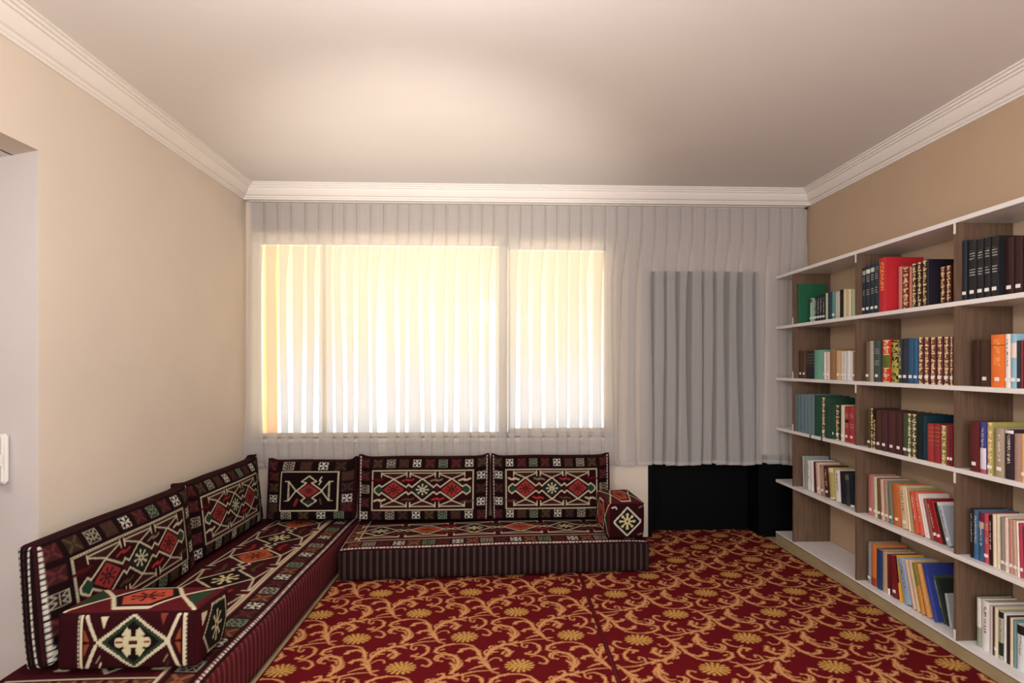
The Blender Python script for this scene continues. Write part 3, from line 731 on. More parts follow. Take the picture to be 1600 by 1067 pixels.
MB().box(BX-.001-bx, BX+.018-bx, BY0+.01-by, BY1-.004-by, 0, SH[5]-.006-bz).build('plinth', M_floor, bc)
def bracket(i, j, top, side=0):
    y = DIV[j]; z1 = SH[i]-TS/2-.001 if top else SH[i+1]+TS/2+.05
    m = MB().box(BX-.0012-bx, BX+.0008-bx, y-.013-by, y-.001-by, z1-.05-bz, z1-bz)
    o = m.build('bracket', M_plastic, divs[i, j]); o['label'] = 'small white screwed plate'
for a in ((0, 1, 1), (0, 2, 1), (2, 1, 1), (3, 2, 1), (4, 2, 0), (0, 0, 0), (1, 0, 0), (2, 0, 0)): bracket(*a)
for k, yy in enumerate((4.13, 3.98)):
    t = MB().box(BX-.004, BX+.03, yy-.004, yy+.004, .860+TS/2+.0002, .860+TS/2+.003).box(BX-.004, BX-.0005, yy-.004, yy+.004, .845, .860+TS/2+.003)
    o = t.build('cable_clip', M_black); tag(o, ('black clip on third shelf edge, further from camera', 'black clip on third shelf edge, closer to camera')[k], 'clip', 'clips on the shelf edge')

# ------------------------------------------------------------------ books
def spine_mat(name, kind):
    m = mat('spine_'+name, objcol=True, rough=.45, spec=.35); t = m.node_tree; N = t.nodes; L = t.links
    b = N['Principled BSDF']; src = b.inputs['Base Color'].links[0].from_socket
    uv = N.new('ShaderNodeUVMap'); uv.uv_map = 'spine'; sp = N.new('ShaderNodeSeparateXYZ'); L.new(uv.outputs[0], sp.inputs[0])
    oi = N.new('ShaderNodeObjectInfo')
    def mth(op, a, c=None, c2=None):
        n = N.new('ShaderNodeMath'); n.operation = op
        for i, v in enumerate((a, c, c2)):
            if v is None: continue
            if isinstance(v, (int, float)): n.inputs[i].default_value = v
            else: L.new(v, n.inputs[i])
        return n.outputs[0]
    u, v = sp.outputs[0], sp.outputs[1]; rnd = oi.outputs['Random']
    def band(x, lo, hi): return mth('MULTIPLY', mth('GREATER_THAN', x, lo), mth('LESS_THAN', x, hi))
    def noise(su, sv):
        cb = N.new('ShaderNodeCombineXYZ'); L.new(mth('MULTIPLY', u, su), cb.inputs[0]); L.new(mth('MULTIPLY', v, sv), cb.inputs[1]); L.new(mth('MULTIPLY', rnd, 37.0), cb.inputs[2])
        n = N.new('ShaderNodeTexNoise'); n.inputs['Scale'].default_value = 1; n.inputs['Detail'].default_value = 1; L.new(cb.outputs[0], n.inputs['Vector']); return n.outputs[0]
    if kind == 'gold':
        rules = mth('LESS_THAN', mth('FRACT', mth('MULTIPLY', v, 6.2)), .16)
        orn = mth('MULTIPLY', mth('GREATER_THAN', noise(3.5, 26), .5), band(u, .24, .76))
        mask = mth('MULTIPLY', mth('MAXIMUM', rules, orn), band(u, .12, .88)); col = lin('e2c694')
    elif kind == 'title':
        mask = mth('MULTIPLY', mth('GREATER_THAN', noise(4, 46), .52), mth('MULTIPLY', band(u, .34, .66), band(v, .32, .9))); col = lin('cfc8bc')
    elif kind == 'titledark':
        mask = mth('MULTIPLY', mth('GREATER_THAN', noise(4, 46), .52), mth('MULTIPLY', band(u, .34, .66), band(v, .35, .9))); col = lin('74665c')
    elif kind == 'orange':
        mask = mth('MULTIPLY', mth('GREATER_THAN', noise(5, 34), .5), mth('MULTIPLY', band(u, .25, .72), band(v, .4, .92))); col = lin('e8964a')
    elif kind == 'lines':
        w = mth('LESS_THAN', mth('FRACT', mth('MULTIPLY', v, 22)), .3)
        z = mth('MAXIMUM', band(v, .68, .82), band(v, .40, .54)); mask = mth('MULTIPLY', mth('MULTIPLY', w, z), mth('MULTIPLY', band(u, .15, .85), mth('GREATER_THAN', noise(9, 60), .42))); col = lin('b8b4aa')
    elif kind == 'rules':
        mask = mth('MULTIPLY', mth('LESS_THAN', mth('FRACT', mth('MULTIPLY', v, 9)), .10), band(v, .45, .97)); col = lin('b08a52')
    elif kind == 'marble':
        mask = mth('GREATER_THAN', noise(4, 22), .53); col = lin('1c1a12')
    mx = N.new('ShaderNodeMix'); mx.data_type = 'RGBA'; L.new(mask, mx.inputs[0]); L.new(src, mx.inputs[6]); mx.inputs[7].default_value = (*col, 1)
    L.new(mx.outputs[2], b.inputs['Base Color']); return m
SP = {'g': spine_mat('gilded', 'gold'), 't': spine_mat('titled', 'title'), 'd': spine_mat('dark_titled', 'titledark'), 'o': spine_mat('orange_titled', 'orange'), 'l': spine_mat('lined', 'lines'), 'r': spine_mat('ruled', 'rules'), 'b': spine_mat('marbled', 'marble')}
M_cover = mat('book_cover', objcol=True, rough=.5, noise=.08, nscale=60, spec=.3)
def book(X, Yf, t, h, lean, dep, col, style, panels, label, zb):
    """spine looks towards -X; Yf is the far side of the spine; local origin at far bottom edge"""
    L = math.radians(lean)
    root = empty('book', (X, Yf-t/2-(0 if not lean else t*.0), zb), label=label, cat='book', group='books on the shelves')
    yo = 0
    bd = min(.0025, t*.16); rd = .0045 if t > .02 else .0025
    # cross section of the cover in (x,y): rounded spine plus two boards, open at the fore edge
    a = t/2; n = 5; out = []; inn = []
    for k in range(n):
        q = -1+2*k/(n-1); out.append((rd*(q*q), q*a)); inn.append((bd+rd*(q*q), q*(a-bd)))
    sec = [(dep, -a)]+out+[(dep, a), (dep, a-bd)]+inn[::-1]+[(dep, -a+bd)]
    V = [(x, y, 0) for x, y in sec]+[(x, y, h) for x, y in sec]; m_ = len(sec); F = []; MI = []
    for i in range(m_):
        j = (i+1) % m_; F.append((j, i, m_+i, m_+j)); MI.append(1 if 1 <= i < n else 0)
    # caps as quads between outer and inner loop
    for z in (0, m_):
        for i in range(n+1):
            q = (i, i+1, m_-2-i+0, m_-1-i) if True else None
            f = tuple(z+k for k in q); F.append(f if z else f[::-1]); MI.append(0)
    me = bpy.data.meshes.new('cover'); me.from_pydata(V, [], F)
    uvl = me.uv_layers.new(name='spine')
    for pi, p in enumerate(me.polygons):
        p.material_index = MI[pi]
        for li in p.loop_indices:
            vv = V[me.loops[li].vertex_index]; uvl.data[li].uv = (.5+.5*vv[1]/a*-1, vv[2]/h)
    sm = M_cover
    light = sum(lin(col)) > .9
    for ch in style:
        if ch in 'gol': sm = SP[ch]
        if ch == 'b': sm = SP['b']
        if ch == 't' and 'g' not in style: sm = SP['d' if light else 't']
    if style == 'l' : sm = SP['r']
    if 'o' in style: sm = SP['o']
    o = link('cover', me, [M_cover, sm], root); c = (*lin(col), 1); o.color = c
    pg = MB().box(bd+rd+.001, dep-.004, -a+bd, a-bd, .003, h-.004).build('page_block', M_paper, root)
    kids = [o, pg]
    xx = -.0006
    if 's' in style:
        zc = .028
        w = min(a*.72, .011)
        kids.append(MB().box(xx-.0004, rd*.35+.0005, -w, w, zc, zc+min(.016, .012+.2*a)).build('spine_label', M_sticker, root))
    if panels:
        for p in panels.split(','):
            v0, v1, pc = p.split(':'); v0 = float(v0)*h; v1 = float(v1)*h
            sec2 = [(x-.0005, y*1.0) for x, y in out]; VV = [(x, y, v0+.0005) for x, y in sec2]+[(x, y, v1-.0005) for x, y in sec2]; k = len(sec2)
            mp = bpy.data.meshes.new('spine_band'); mp.from_pydata(VV, [], [(i+1, i, k+i, k+i+1) for i in range(k-1)])
            q = link('spine_band', mp, M_cover, root); q.color = (*lin(pc), 1); kids.append(q)
    if lean:
        root.rotation_euler = (-L, 0, 0)
        root.location = (X, Yf-t/2/math.cos(L)-.0, zb+t/2*math.sin(L)+.0003)
    return root
BASE = {1: 1.661, 2: 1.261, 3: .871, 4: .461, 5: .051}
BOOKS = '''
1|1|2.170|4.3616|0.0282|0.292|0|0.2|1f5c40|p||large flat green album, first from left, top shelf, left bay
1|1|2.220|4.2776|0.0272|0.179|0|0.14|a3bcae|s|.82:.97:6e3a3a|slim pale mint book, second from left, top shelf, left bay
1|1|2.220|4.2426|0.0242|0.176|0|0.14|8fb0a2|s||slim sea green book, third from left, top shelf, left bay
1|1|2.220|4.2146|0.0342|0.185|0|0.14|1c2a2a|ts||black book with white label, fourth from left, top shelf, left bay
1|1|2.220|4.1776|0.0322|0.186|0|0.14|1c2a2a|ts||black book with white label, fifth from left, top shelf, left bay
1|1|2.220|4.1416|0.0332|0.186|0|0.14|1a2626|ts||black book with white label, sixth from left, top shelf, left bay
1|1|2.220|4.1046|0.0312|0.186|0|0.14|1a2626|ts||black book with white label, seventh from left, top shelf, left bay
1|1|2.220|4.0676|0.0252|0.191|0|0.14|b9b9a8|p||slim pale grey book, eighth from left, top shelf, left bay
1|1|2.220|4.0376|0.0242|0.192|0|0.14|22392c|p||dark green book, ninth from left, top shelf, left bay
1|1|2.220|4.0106|0.0212|0.193|0|0.14|24415a|p||slim navy book, tenth from left, top shelf, left bay
1|1|2.220|3.9866|0.0372|0.190|0|0.14|5f8d8d|s||teal book, eleventh from left, top shelf, left bay
1|1|2.220|3.9446|0.0232|0.185|0|0.14|b0b39a|p||slim sage book, twelfth from left, top shelf, left bay
1|1|2.220|3.9176|0.0212|0.186|0|0.14|c0b5a6|p||slim beige book, thirteenth from left, top shelf, left bay
1|1|2.220|3.8926|0.0362|0.191|0|0.14|15130f|p||plain black book, fourteenth from left, top shelf, left bay
1|1|2.220|3.8506|0.0292|0.190|0|0.14|d7c9a0|p||cream book, fifteenth from left, top shelf, left bay
1|1|2.220|3.8186|0.0322|0.186|0|0.14|c9b98e|p||straw coloured book, sixteenth from left, top shelf, left bay
1|1|2.220|3.7826|0.0132|0.183|0|0.14|ece2c6|p||very slim ivory book, seventeenth from left, top shelf, left bay
1|1|2.220|3.7656|0.0422|0.175|0|0.14|b6bda0|p||pale sage green book, eighteenth from left, top shelf, left bay
1|2|2.180|3.5786|0.0292|0.285|0|0.16|232a38|ls|.84:.93:9aa09a|navy volume with silver labels, first from left, top shelf, middle bay
1|2|2.180|3.5446|0.0432|0.289|0|0.16|232c38|ls|.84:.93:d0cdb8|navy volume with silver labels, second from left, top shelf, middle bay
1|2|2.180|3.4976|0.0362|0.293|0|0.16|22303a|ls|.84:.93:b8bab0|navy volume with silver labels, third from left, top shelf, middle bay
1|2|2.180|3.4576|0.0372|0.297|0|0.16|233640|ls|.84:.93:50606a|blue black volume with silver labels, fourth from left, top shelf, middle bay
1|2|2.165|3.3936|0.0682|0.309|0|0.22|b8252c|to||tall thick bright red book, fifth from left, top shelf, middle bay
1|2|2.225|3.3116|0.0292|0.249|0|0.15|c4807a|p||slim salmon pink book, sixth from left, top shelf, middle bay
1|2|2.225|3.2766|0.0552|0.237|0|0.15|64181a|g||dark red book with gold ornaments, seventh from left, top shelf, middle bay
1|2|2.225|3.2166|0.0152|0.234|0|0.15|c9846a|p||very slim coral book, eighth from left, top shelf, middle bay
1|2|2.225|3.1976|0.0352|0.247|0|0.15|2a1c16|g||black volume with gilded bands, ninth from left, top shelf, middle bay
1|2|2.225|3.1566|0.0352|0.247|0|0.15|2a1c16|g||black volume with gilded bands, tenth from left, top shelf, middle bay
1|2|2.225|3.1166|0.0362|0.250|0|0.15|2a1c14|g||black volume with gilded bands, eleventh from left, top shelf, middle bay
1|2|2.170|3.0016|0.0092|0.239|0|0.2|1d1a26|p||slim black portfolio, twelfth from left, top shelf, middle bay
1|2|2.225|3.0286|0.0352|0.199|0|0.14|4a1712|g||wine volume with gilded spine, thirteenth from left, top shelf, middle bay
1|2|2.225|2.9856|0.0352|0.195|0|0.14|4a1712|g||wine volume with gilded spine, fourteenth from left, top shelf, middle bay
1|2|2.225|2.9446|0.0332|0.195|0|0.14|4a1712|g||wine volume with gilded spine, fifteenth from left, top shelf, middle bay
1|3|2.170|2.7676|0.0272|0.284|0|0.16|1d2630|s||slate black book with white dot label, first from left, top shelf, right bay
1|3|2.170|2.7306|0.0472|0.274|0|0.16|181b1f|ls||black volume with silver lettering, second from left, top shelf, right bay
1|3|2.170|2.6796|0.0372|0.270|0|0.16|181b1f|ls||black volume with silver lettering, third from left, top shelf, right bay
1|3|2.170|2.6376|0.0342|0.270|0|0.16|191a1e|ls||black volume with silver lettering, fourth from left, top shelf, right bay
1|3|2.170|2.5996|0.0402|0.267|0|0.2|1a1a1d|ls||black volume with silver lettering, fifth from left, top shelf, right bay
1|3|2.200|2.5606|0.0462|0.253|0|0.16|371c1c|s||dark maroon book with white label, sixth from left, top shelf, right bay
1|3|2.200|2.5106|0.0412|0.246|0|0.16|331a1a|s||dark maroon book with white label, seventh from left, top shelf, right bay
1|3|2.200|2.4656|0.0422|0.239|0|0.16|331a1a|s||dark maroon book with white label, eighth from left, top shelf, right bay
2|1|2.180|4.3626|0.0502|0.202|0|0.14|4b3527|s||brown book with small label, first from left, second shelf, left bay
2|1|2.180|4.3086|0.0472|0.201|0|0.14|5a4032|s||lighter brown book with small label, second from left, second shelf, left bay
2|1|2.180|4.2496|0.0312|0.195|0|0.14|202128|l||black ribbed book, third from left, second shelf, left bay
2|1|2.180|4.2156|0.0322|0.194|0|0.14|22232a|l||black ribbed book, fourth from left, second shelf, left bay
2|1|2.180|4.1796|0.0312|0.194|0|0.14|202128|l||black ribbed book, fifth from left, second shelf, left bay
2|1|2.180|4.1416|0.1102|0.201|0|0.15|6ea691|p||thick mint green book, sixth from left, second shelf, left bay
2|1|2.180|4.0206|0.0322|0.186|0|0.14|ded2cc|s||slim white book, seventh from left, second shelf, left bay
2|1|2.180|3.9846|0.0362|0.185|0|0.14|d8bcae|s||slim blush book, eighth from left, second shelf, left bay
2|1|2.180|3.9396|0.0612|0.201|0|0.14|92714d|p||tan brown book, ninth from left, second shelf, left bay
2|1|2.180|3.8666|0.0532|0.191|0|0.14|cba77a|s||honey coloured book, tenth from left, second shelf, left bay
2|1|2.180|3.8076|0.0262|0.185|0|0.14|c8c3bd|s||light grey book, eleventh from left, second shelf, left bay
2|1|2.180|3.7786|0.0262|0.185|0|0.14|cfc9c4|s||light grey book, twelfth from left, second shelf, left bay
2|1|2.180|3.7436|0.0402|0.188|0|0.14|dfdfdc|s||white book with dark circle, thirteenth from left, second shelf, left bay
2|1|2.180|3.6966|0.0182|0.179|0|0.14|e2ded6|p||very slim white book, fourteenth from left, second shelf, left bay
2|1|2.180|3.6746|0.0182|0.179|0|0.14|8d7660|s||slim tan book, fifteenth from left, second shelf, left bay
2|2|2.170|3.5256|0.0312|0.236|0|0.15|6e5a48|s||olive brown book, first from left, second shelf, middle bay
2|2|2.170|3.4916|0.0362|0.239|0|0.15|a89c92|p||pale taupe book, second from left, second shelf, middle bay
2|2|2.170|3.4496|0.0602|0.240|0|0.15|3b4d48|ls||dark teal ridged volume, third from left, second shelf, middle bay
2|2|2.170|3.3696|0.0722|0.240|0|0.16|c7281f|tg|.34:.64:5f6b2a|glossy red and green book, fourth from left, second shelf, middle bay
2|2|2.170|3.2906|0.0602|0.234|0|0.16|b0a24c|b||black and yellow marbled book, fifth from left, second shelf, middle bay
2|2|2.170|3.2266|0.0282|0.239|0|0.16|2a3430|ts||charcoal book with silver title, sixth from left, second shelf, middle bay
2|2|2.170|3.1946|0.0402|0.241|0|0.16|2c2f3a|s||charcoal blue book, seventh from left, second shelf, middle bay
2|2|2.170|3.1516|0.0452|0.239|0|0.16|2c5276|s||blue book, eighth from left, second shelf, middle bay
2|2|2.170|3.1036|0.0272|0.237|0|0.16|2a5d80|s||bright blue book, ninth from left, second shelf, middle bay
2|2|2.170|3.0696|0.0362|0.242|0|0.16|5c2c2c|gs||burgundy and gold set volume, tenth from left, second shelf, middle bay
2|2|2.170|3.0246|0.0342|0.240|0|0.16|5c2c2c|gs||burgundy and gold set volume, eleventh from left, second shelf, middle bay
2|2|2.170|2.9796|0.0362|0.238|0|0.16|5c2c2c|gs||burgundy and gold set volume, twelfth from left, second shelf, middle bay
2|2|2.170|2.9336|0.0372|0.239|0|0.16|5c2c30|gs||burgundy and gold set volume, thirteenth from left, second shelf, middle bay
2|2|2.170|2.8876|0.0352|0.237|0|0.16|5c2c30|gs||burgundy and gold set volume, fourteenth from left, second shelf, middle bay
2|2|2.170|2.8446|0.0192|0.235|0|0.16|5c2c30|gs||burgundy and gold set volume, fifteenth from left, second shelf, middle bay
2|3|2.200|2.7426|0.0412|0.215|0|0.14|3a251c|p||dark brown book, first from left, second shelf, right bay
2|3|2.200|2.6986|0.0572|0.213|0|0.14|442c22|s||thick dark brown book, second from left, second shelf, right bay
2|3|2.165|2.5946|0.0722|0.231|0|0.17|e2702e|os|.79:.805:4a2010|thick bright orange book, third from left, second shelf, right bay
2|3|2.165|2.5186|0.0262|0.231|0|0.16|e2d8d0|ts||white book with grey title, fourth from left, second shelf, right bay
2|3|2.165|2.4896|0.0282|0.229|0|0.16|8db4c4|s|.56:.84:e0cdc0|light blue book with cream panel, fifth from left, second shelf, right bay
2|3|2.165|2.4576|0.0182|0.201|0|0.15|2b2f38|s||charcoal paperback, sixth from left, second shelf, right bay
2|3|2.165|2.4376|0.0082|0.201|0|0.15|7a2428|p||slim dark red book, seventh from left, second shelf, right bay
2|3|2.165|2.4266|0.0312|0.205|0|0.15|c23442|t||crimson book, eighth from left, second shelf, right bay
2|3|2.165|2.3926|0.0372|0.203|0|0.15|a02c38|t||deep crimson book, ninth from left, second shelf, right bay
3|1|2.160|4.3756|0.0192|0.271|0|0.2|60716f|p||slate grey volume, first from left, third shelf, left bay
3|1|2.160|4.3556|0.0502|0.274|0|0.2|61757a|p||blue grey volume, second from left, third shelf, left bay
3|1|2.160|4.3036|0.0502|0.276|0|0.2|647a84|p||blue grey volume, third from left, third shelf, left bay
3|1|2.160|4.2516|0.0482|0.279|0|0.2|667c86|p||blue grey volume, fourth from left, third shelf, left bay
3|1|2.160|4.2016|0.0462|0.281|0|0.2|687d86|p||blue grey volume, fifth from left, third shelf, left bay
3|1|2.160|4.1536|0.0452|0.279|0|0.2|6a7c80|p||blue grey volume, sixth from left, third shelf, left bay
3|1|2.160|4.1036|0.0952|0.278|0|0.2|1c4a35|p||thick bottle green volume, seventh from left, third shelf, left bay
3|1|2.160|4.0056|0.0452|0.269|0|0.2|35473a|gs||green volume with gilt title, eighth from left, third shelf, left bay
3|1|2.160|3.9576|0.0532|0.267|0|0.2|253f30|p||dark green volume, ninth from left, third shelf, left bay
3|1|2.180|3.9316|0.0532|0.222|0|0.15|2a4a3c|s||green book with small label, tenth from left, third shelf, left bay
3|1|2.180|3.8736|0.0502|0.226|0|0.15|1f2a22|gs||black green book with gilt bands, eleventh from left, third shelf, left bay
3|1|2.180|3.8106|0.0362|0.230|0|0.15|d8cdb4|s||cream book, twelfth from left, third shelf, left bay
3|1|2.180|3.7666|0.0442|0.225|0|0.15|9c2f33|ls|.55:.62:1c1414|crimson book with black bands, thirteenth from left, third shelf, left bay
3|1|2.180|3.7166|0.0572|0.229|0|0.15|a5383d|ls||crimson ridged book, fourteenth from left, third shelf, left bay
3|2|2.160|3.4916|0.0252|0.228|0|0.16|4a4222|s||olive book, first from left, third shelf, middle bay
3|2|2.160|3.4626|0.0252|0.234|0|0.16|2e2418|g||black book with gilt scrolls, second from left, third shelf, middle bay
3|2|2.160|3.4346|0.0182|0.169|0|0.15|3a2c1c|gs||short dark book with gilt bands, third from left, third shelf, middle bay
3|2|2.160|3.4126|0.0442|0.227|0|0.16|4a2e22|s||chestnut brown book, fourth from left, third shelf, middle bay
3|2|2.160|3.3646|0.0542|0.231|0|0.16|47282a|s||aubergine brown book, fifth from left, third shelf, middle bay
3|2|2.160|3.3006|0.0582|0.229|0|0.17|4c2826|s||thick maroon book, sixth from left, third shelf, middle bay
3|2|2.160|3.2396|0.0562|0.230|0|0.17|45221f|s||thick dark maroon book, seventh from left, third shelf, middle bay
3|2|2.160|3.1756|0.0332|0.227|0|0.17|3c4a38|s||grey green book, eighth from left, third shelf, middle bay
3|2|2.160|3.1396|0.0312|0.230|0|0.17|40523e|gs||moss green book with gilt edge, ninth from left, third shelf, middle bay
3|2|2.160|3.1056|0.0382|0.230|0|0.17|23332a|g||dark green ornate book, tenth from left, third shelf, middle bay
3|2|2.160|3.0636|0.0362|0.230|0|0.17|12201e|p||greenish black book, eleventh from left, third shelf, middle bay
3|2|2.160|3.0246|0.0272|0.229|0|0.17|12303c|p||dark petrol blue book, twelfth from left, third shelf, middle bay
3|2|2.160|2.9906|0.0442|0.191|0|0.15|983236|l||red book with gold rules, thirteenth from left, third shelf, middle bay
3|2|2.160|2.9436|0.0432|0.195|0|0.15|8c2c30|l||red book with gold rules, fourteenth from left, third shelf, middle bay
3|2|2.160|2.8936|0.0372|0.191|0|0.15|7a6a40|g||olive gold ornate book, fifteenth from left, third shelf, middle bay
3|2|2.160|2.8496|0.0142|0.191|0|0.15|7c1c2a|s||slim crimson book, sixteenth from left, third shelf, middle bay
3|2|2.160|2.8326|0.0172|0.190|0|0.15|701a26|s||slim crimson book, seventeenth from left, third shelf, middle bay
3|3|2.160|2.7096|0.0542|0.228|0|0.17|5c2022|s||thick dark red book, first from left, third shelf, right bay
3|3|2.160|2.6496|0.0342|0.229|0|0.17|3a3f86|t|.08:.5:d8d0da,.0:.08:b0506a|blue book fading to white, second from left, third shelf, right bay
3|3|2.160|2.6096|0.0312|0.233|0|0.17|a09456|gs||olive yellow book, third from left, third shelf, right bay
3|3|2.160|2.5656|0.0462|0.213|0|0.17|a4927c|ts||grey beige book, fourth from left, third shelf, right bay
3|3|2.160|2.5136|0.0432|0.210|0|0.17|33222c|t|.93:1:e0dcdc|dark aubergine book, fifth from left, third shelf, right bay
3|3|2.160|2.4666|0.0352|0.199|0|0.16|a5857a|p||dusty rose brown book, sixth from left, third shelf, right bay
3|3|2.160|2.4296|0.0172|0.202|0|0.16|d8a468|s||slim apricot book, seventh from left, third shelf, right bay
3|3|2.160|2.4096|0.0302|0.202|0|0.16|9c7a20|p||mustard book, eighth from left, third shelf, right bay
4|1|2.195|4.3346|0.0292|0.230|2.6|0.17|a9a8a4|p||slim grey book, first from left, fourth shelf, left bay
4|1|2.195|4.3016|0.0282|0.235|2.6|0.17|8e928e|p||darker grey book, second from left, fourth shelf, left bay
4|1|2.195|4.2656|0.0412|0.210|2.6|0.16|d8d6d2|ts||white book, third from left, fourth shelf, left bay
4|1|2.195|4.2206|0.0402|0.217|2.6|0.16|e4e2dc|s||white book, fourth from left, fourth shelf, left bay
4|1|2.195|4.1726|0.0258|0.215|2.6|0.15|4c1a1e|p||dark maroon book, fifth from left, fourth shelf, left bay
4|1|2.195|4.1376|0.0500|0.214|5.2|0.15|d8b8a8|s||pale pink book, sixth from left, fourth shelf, left bay
4|1|2.195|4.0816|0.0469|0.206|5.2|0.15|9e7f6a|ts||brown striped book, seventh from left, fourth shelf, left bay
4|1|2.195|4.0246|0.0547|0.208|7.8|0.15|4a261e|ts||dark brown paperback, eighth from left, fourth shelf, left bay
4|1|2.195|3.9626|0.0567|0.206|7.8|0.15|b8ac68|p|.0:.06:e8e0c0,.85:1:e8dcae|olive and cream book, ninth from left, fourth shelf, left bay
4|1|2.195|3.8966|0.0590|0.204|5.2|0.15|e0dad2|ts||white book with grey title, tenth from left, fourth shelf, left bay
4|1|2.195|3.8316|0.0510|0.206|5.2|0.15|241c30|p||dark purple book, eleventh from left, fourth shelf, left bay
4|1|2.195|3.7746|0.0420|0.203|5.2|0.15|2e3a36|p|.8:.95:6a6a40|dark green paperback, twelfth from left, fourth shelf, left bay
4|1|2.195|3.7276|0.0430|0.200|5.2|0.15|1a2030|p|.0:.08:e0e0e0|blue black paperback, thirteenth from left, fourth shelf, left bay
4|2|2.195|3.5416|0.0502|0.241|0|0.17|b87476|s||dusty pink book, first from left, fourth shelf, middle bay
4|2|2.195|3.4846|0.0292|0.235|1.8|0.16|c6c6a6|s||pale green book, second from left, fourth shelf, middle bay
4|2|2.195|3.4506|0.0271|0.234|2.7|0.16|6a4c32|s||olive brown book, third from left, fourth shelf, middle bay
4|2|2.195|3.4166|0.0301|0.233|3.6|0.16|d0aa98|s||pinkish cream book, fourth from left, fourth shelf, middle bay
4|2|2.195|3.3826|0.0311|0.232|3.6|0.16|a58c76|s||taupe book, fifth from left, fourth shelf, middle bay
4|2|2.195|3.3456|0.0341|0.234|4.5|0.16|71796a|s||grey green book, sixth from left, fourth shelf, middle bay
4|2|2.195|3.3026|0.0598|0.230|6.3|0.16|c06a34|s||thick burnt orange book, seventh from left, fourth shelf, middle bay
4|2|2.195|3.2356|0.0518|0.230|7.2|0.16|d4b698|ts||thick beige book, eighth from left, fourth shelf, middle bay
4|2|2.195|3.1746|0.0130|0.232|9|0.16|e6d8b4|p||slim cream book, ninth from left, fourth shelf, middle bay
4|2|2.195|3.1546|0.0159|0.234|10.8|0.16|a8926a|p||slim khaki book, tenth from left, fourth shelf, middle bay
4|2|2.195|3.1296|0.0345|0.219|12.6|0.15|d2543c|t||coral red book, eleventh from left, fourth shelf, middle bay
4|2|2.195|3.0896|0.0314|0.225|13.5|0.15|d4624e|t||salmon red book, twelfth from left, fourth shelf, middle bay
4|2|2.195|3.0506|0.0156|0.223|15.3|0.15|e4ddd6|p||slim white book, thirteenth from left, fourth shelf, middle bay
4|2|2.195|3.0326|0.0128|0.224|15.3|0.15|e0d4cc|p||slim off white book, fourteenth from left, fourth shelf, middle bay
4|2|2.195|3.0136|0.0227|0.206|16.2|0.15|8c5450|p||faded maroon book, fifteenth from left, fourth shelf, middle bay
4|2|2.195|2.9836|0.0259|0.208|18|0.15|8e1a1e|ts||red book, sixteenth from left, fourth shelf, middle bay
4|2|2.195|2.9546|0.0224|0.209|18|0.15|981c1e|s||bright red book, seventeenth from left, fourth shelf, middle bay
4|2|2.195|2.9236|0.0237|0.208|19.8|0.15|e8e4dc|p|.0:1:1a1c1c|white book with black cover edge, eighteenth from left, fourth shelf, middle bay
4|2|2.195|2.8956|0.0275|0.196|19.8|0.14|a8b0bc|ts||light blue grey book, nineteenth from left, fourth shelf, middle bay
4|3|2.185|2.7366|0.0162|0.227|0|0.17|241a18|t||black book with thin title, first from left, fourth shelf, right bay
4|3|2.185|2.7186|0.0282|0.227|0|0.17|3c6488|t||blue book with pale title, second from left, fourth shelf, right bay
4|3|2.185|2.6876|0.0282|0.228|0|0.17|34567a|t|.8:.98:6a1c34,.66:.79:b8a488|blue book with maroon head, third from left, fourth shelf, right bay
4|3|2.185|2.6546|0.0262|0.225|1|0.16|b8484e|ls||ridged red book, fourth from left, fourth shelf, right bay
4|3|2.185|2.6266|0.0192|0.222|1|0.16|2c1418|t||black and red book, fifth from left, fourth shelf, right bay
4|3|2.185|2.6046|0.0182|0.233|1|0.16|e4d4bc|p||cream book, sixth from left, fourth shelf, right bay
4|3|2.185|2.5846|0.0172|0.238|1|0.16|d8ccb0|p||ivory book, seventh from left, fourth shelf, right bay
4|3|2.185|2.5626|0.0202|0.230|1|0.16|8c8078|s||grey book, eighth from left, fourth shelf, right bay
4|3|2.185|2.5396|0.0171|0.235|1|0.16|e0c8bc|s||blush white book, ninth from left, fourth shelf, right bay
4|3|2.185|2.5186|0.0201|0.233|1.5|0.16|b88478|s||dusty pink book, tenth from left, fourth shelf, right bay
4|3|2.185|2.4946|0.0162|0.233|2|0.16|c0a48c|s||tan book, eleventh from left, fourth shelf, right bay
4|3|2.185|2.4756|0.0090|0.234|2|0.16|e8dcd0|s||slim white book, twelfth from left, fourth shelf, right bay
4|3|2.185|2.4636|0.0169|0.228|2.5|0.15|b03c50|s||crimson book, thirteenth from left, fourth shelf, right bay
4|3|2.185|2.4396|0.0211|0.217|4|0.15|1c6a60|p||teal book, fourteenth from left, fourth shelf, right bay
5|2|2.195|3.5446|0.0282|0.246|0|0.19|8a8a92|s||slim grey book, first from left, bottom shelf, middle bay
5|2|2.195|3.5106|0.0442|0.247|0|0.19|cc7434|p|.0:.2:a03c28|orange book, second from left, bottom shelf, middle bay
5|2|2.195|3.4606|0.0492|0.229|0|0.17|24406e|p||navy blue book, third from left, bottom shelf, middle bay
5|2|2.195|3.4056|0.0422|0.237|0|0.17|bc9c7c|p||beige book, fourth from left, bottom shelf, middle bay
5|2|2.195|3.3596|0.0217|0.228|1.6|0.16|5a1820|p|.0:.16:e6e2dc|dark maroon book with white foot, fifth from left, bottom shelf, middle bay
5|2|2.195|3.3216|0.0567|0.232|6.4|0.16|741c22|s||thick dark red book, sixth from left, bottom shelf, middle bay
5|2|2.195|3.2526|0.0137|0.246|9.6|0.16|e0a434|p|.4:1:2a1c1c|yellow book with dark top, seventh from left, bottom shelf, middle bay
5|2|2.195|3.2186|0.0606|0.241|14.4|0.16|98aabe|t||pale blue book, eighth from left, bottom shelf, middle bay
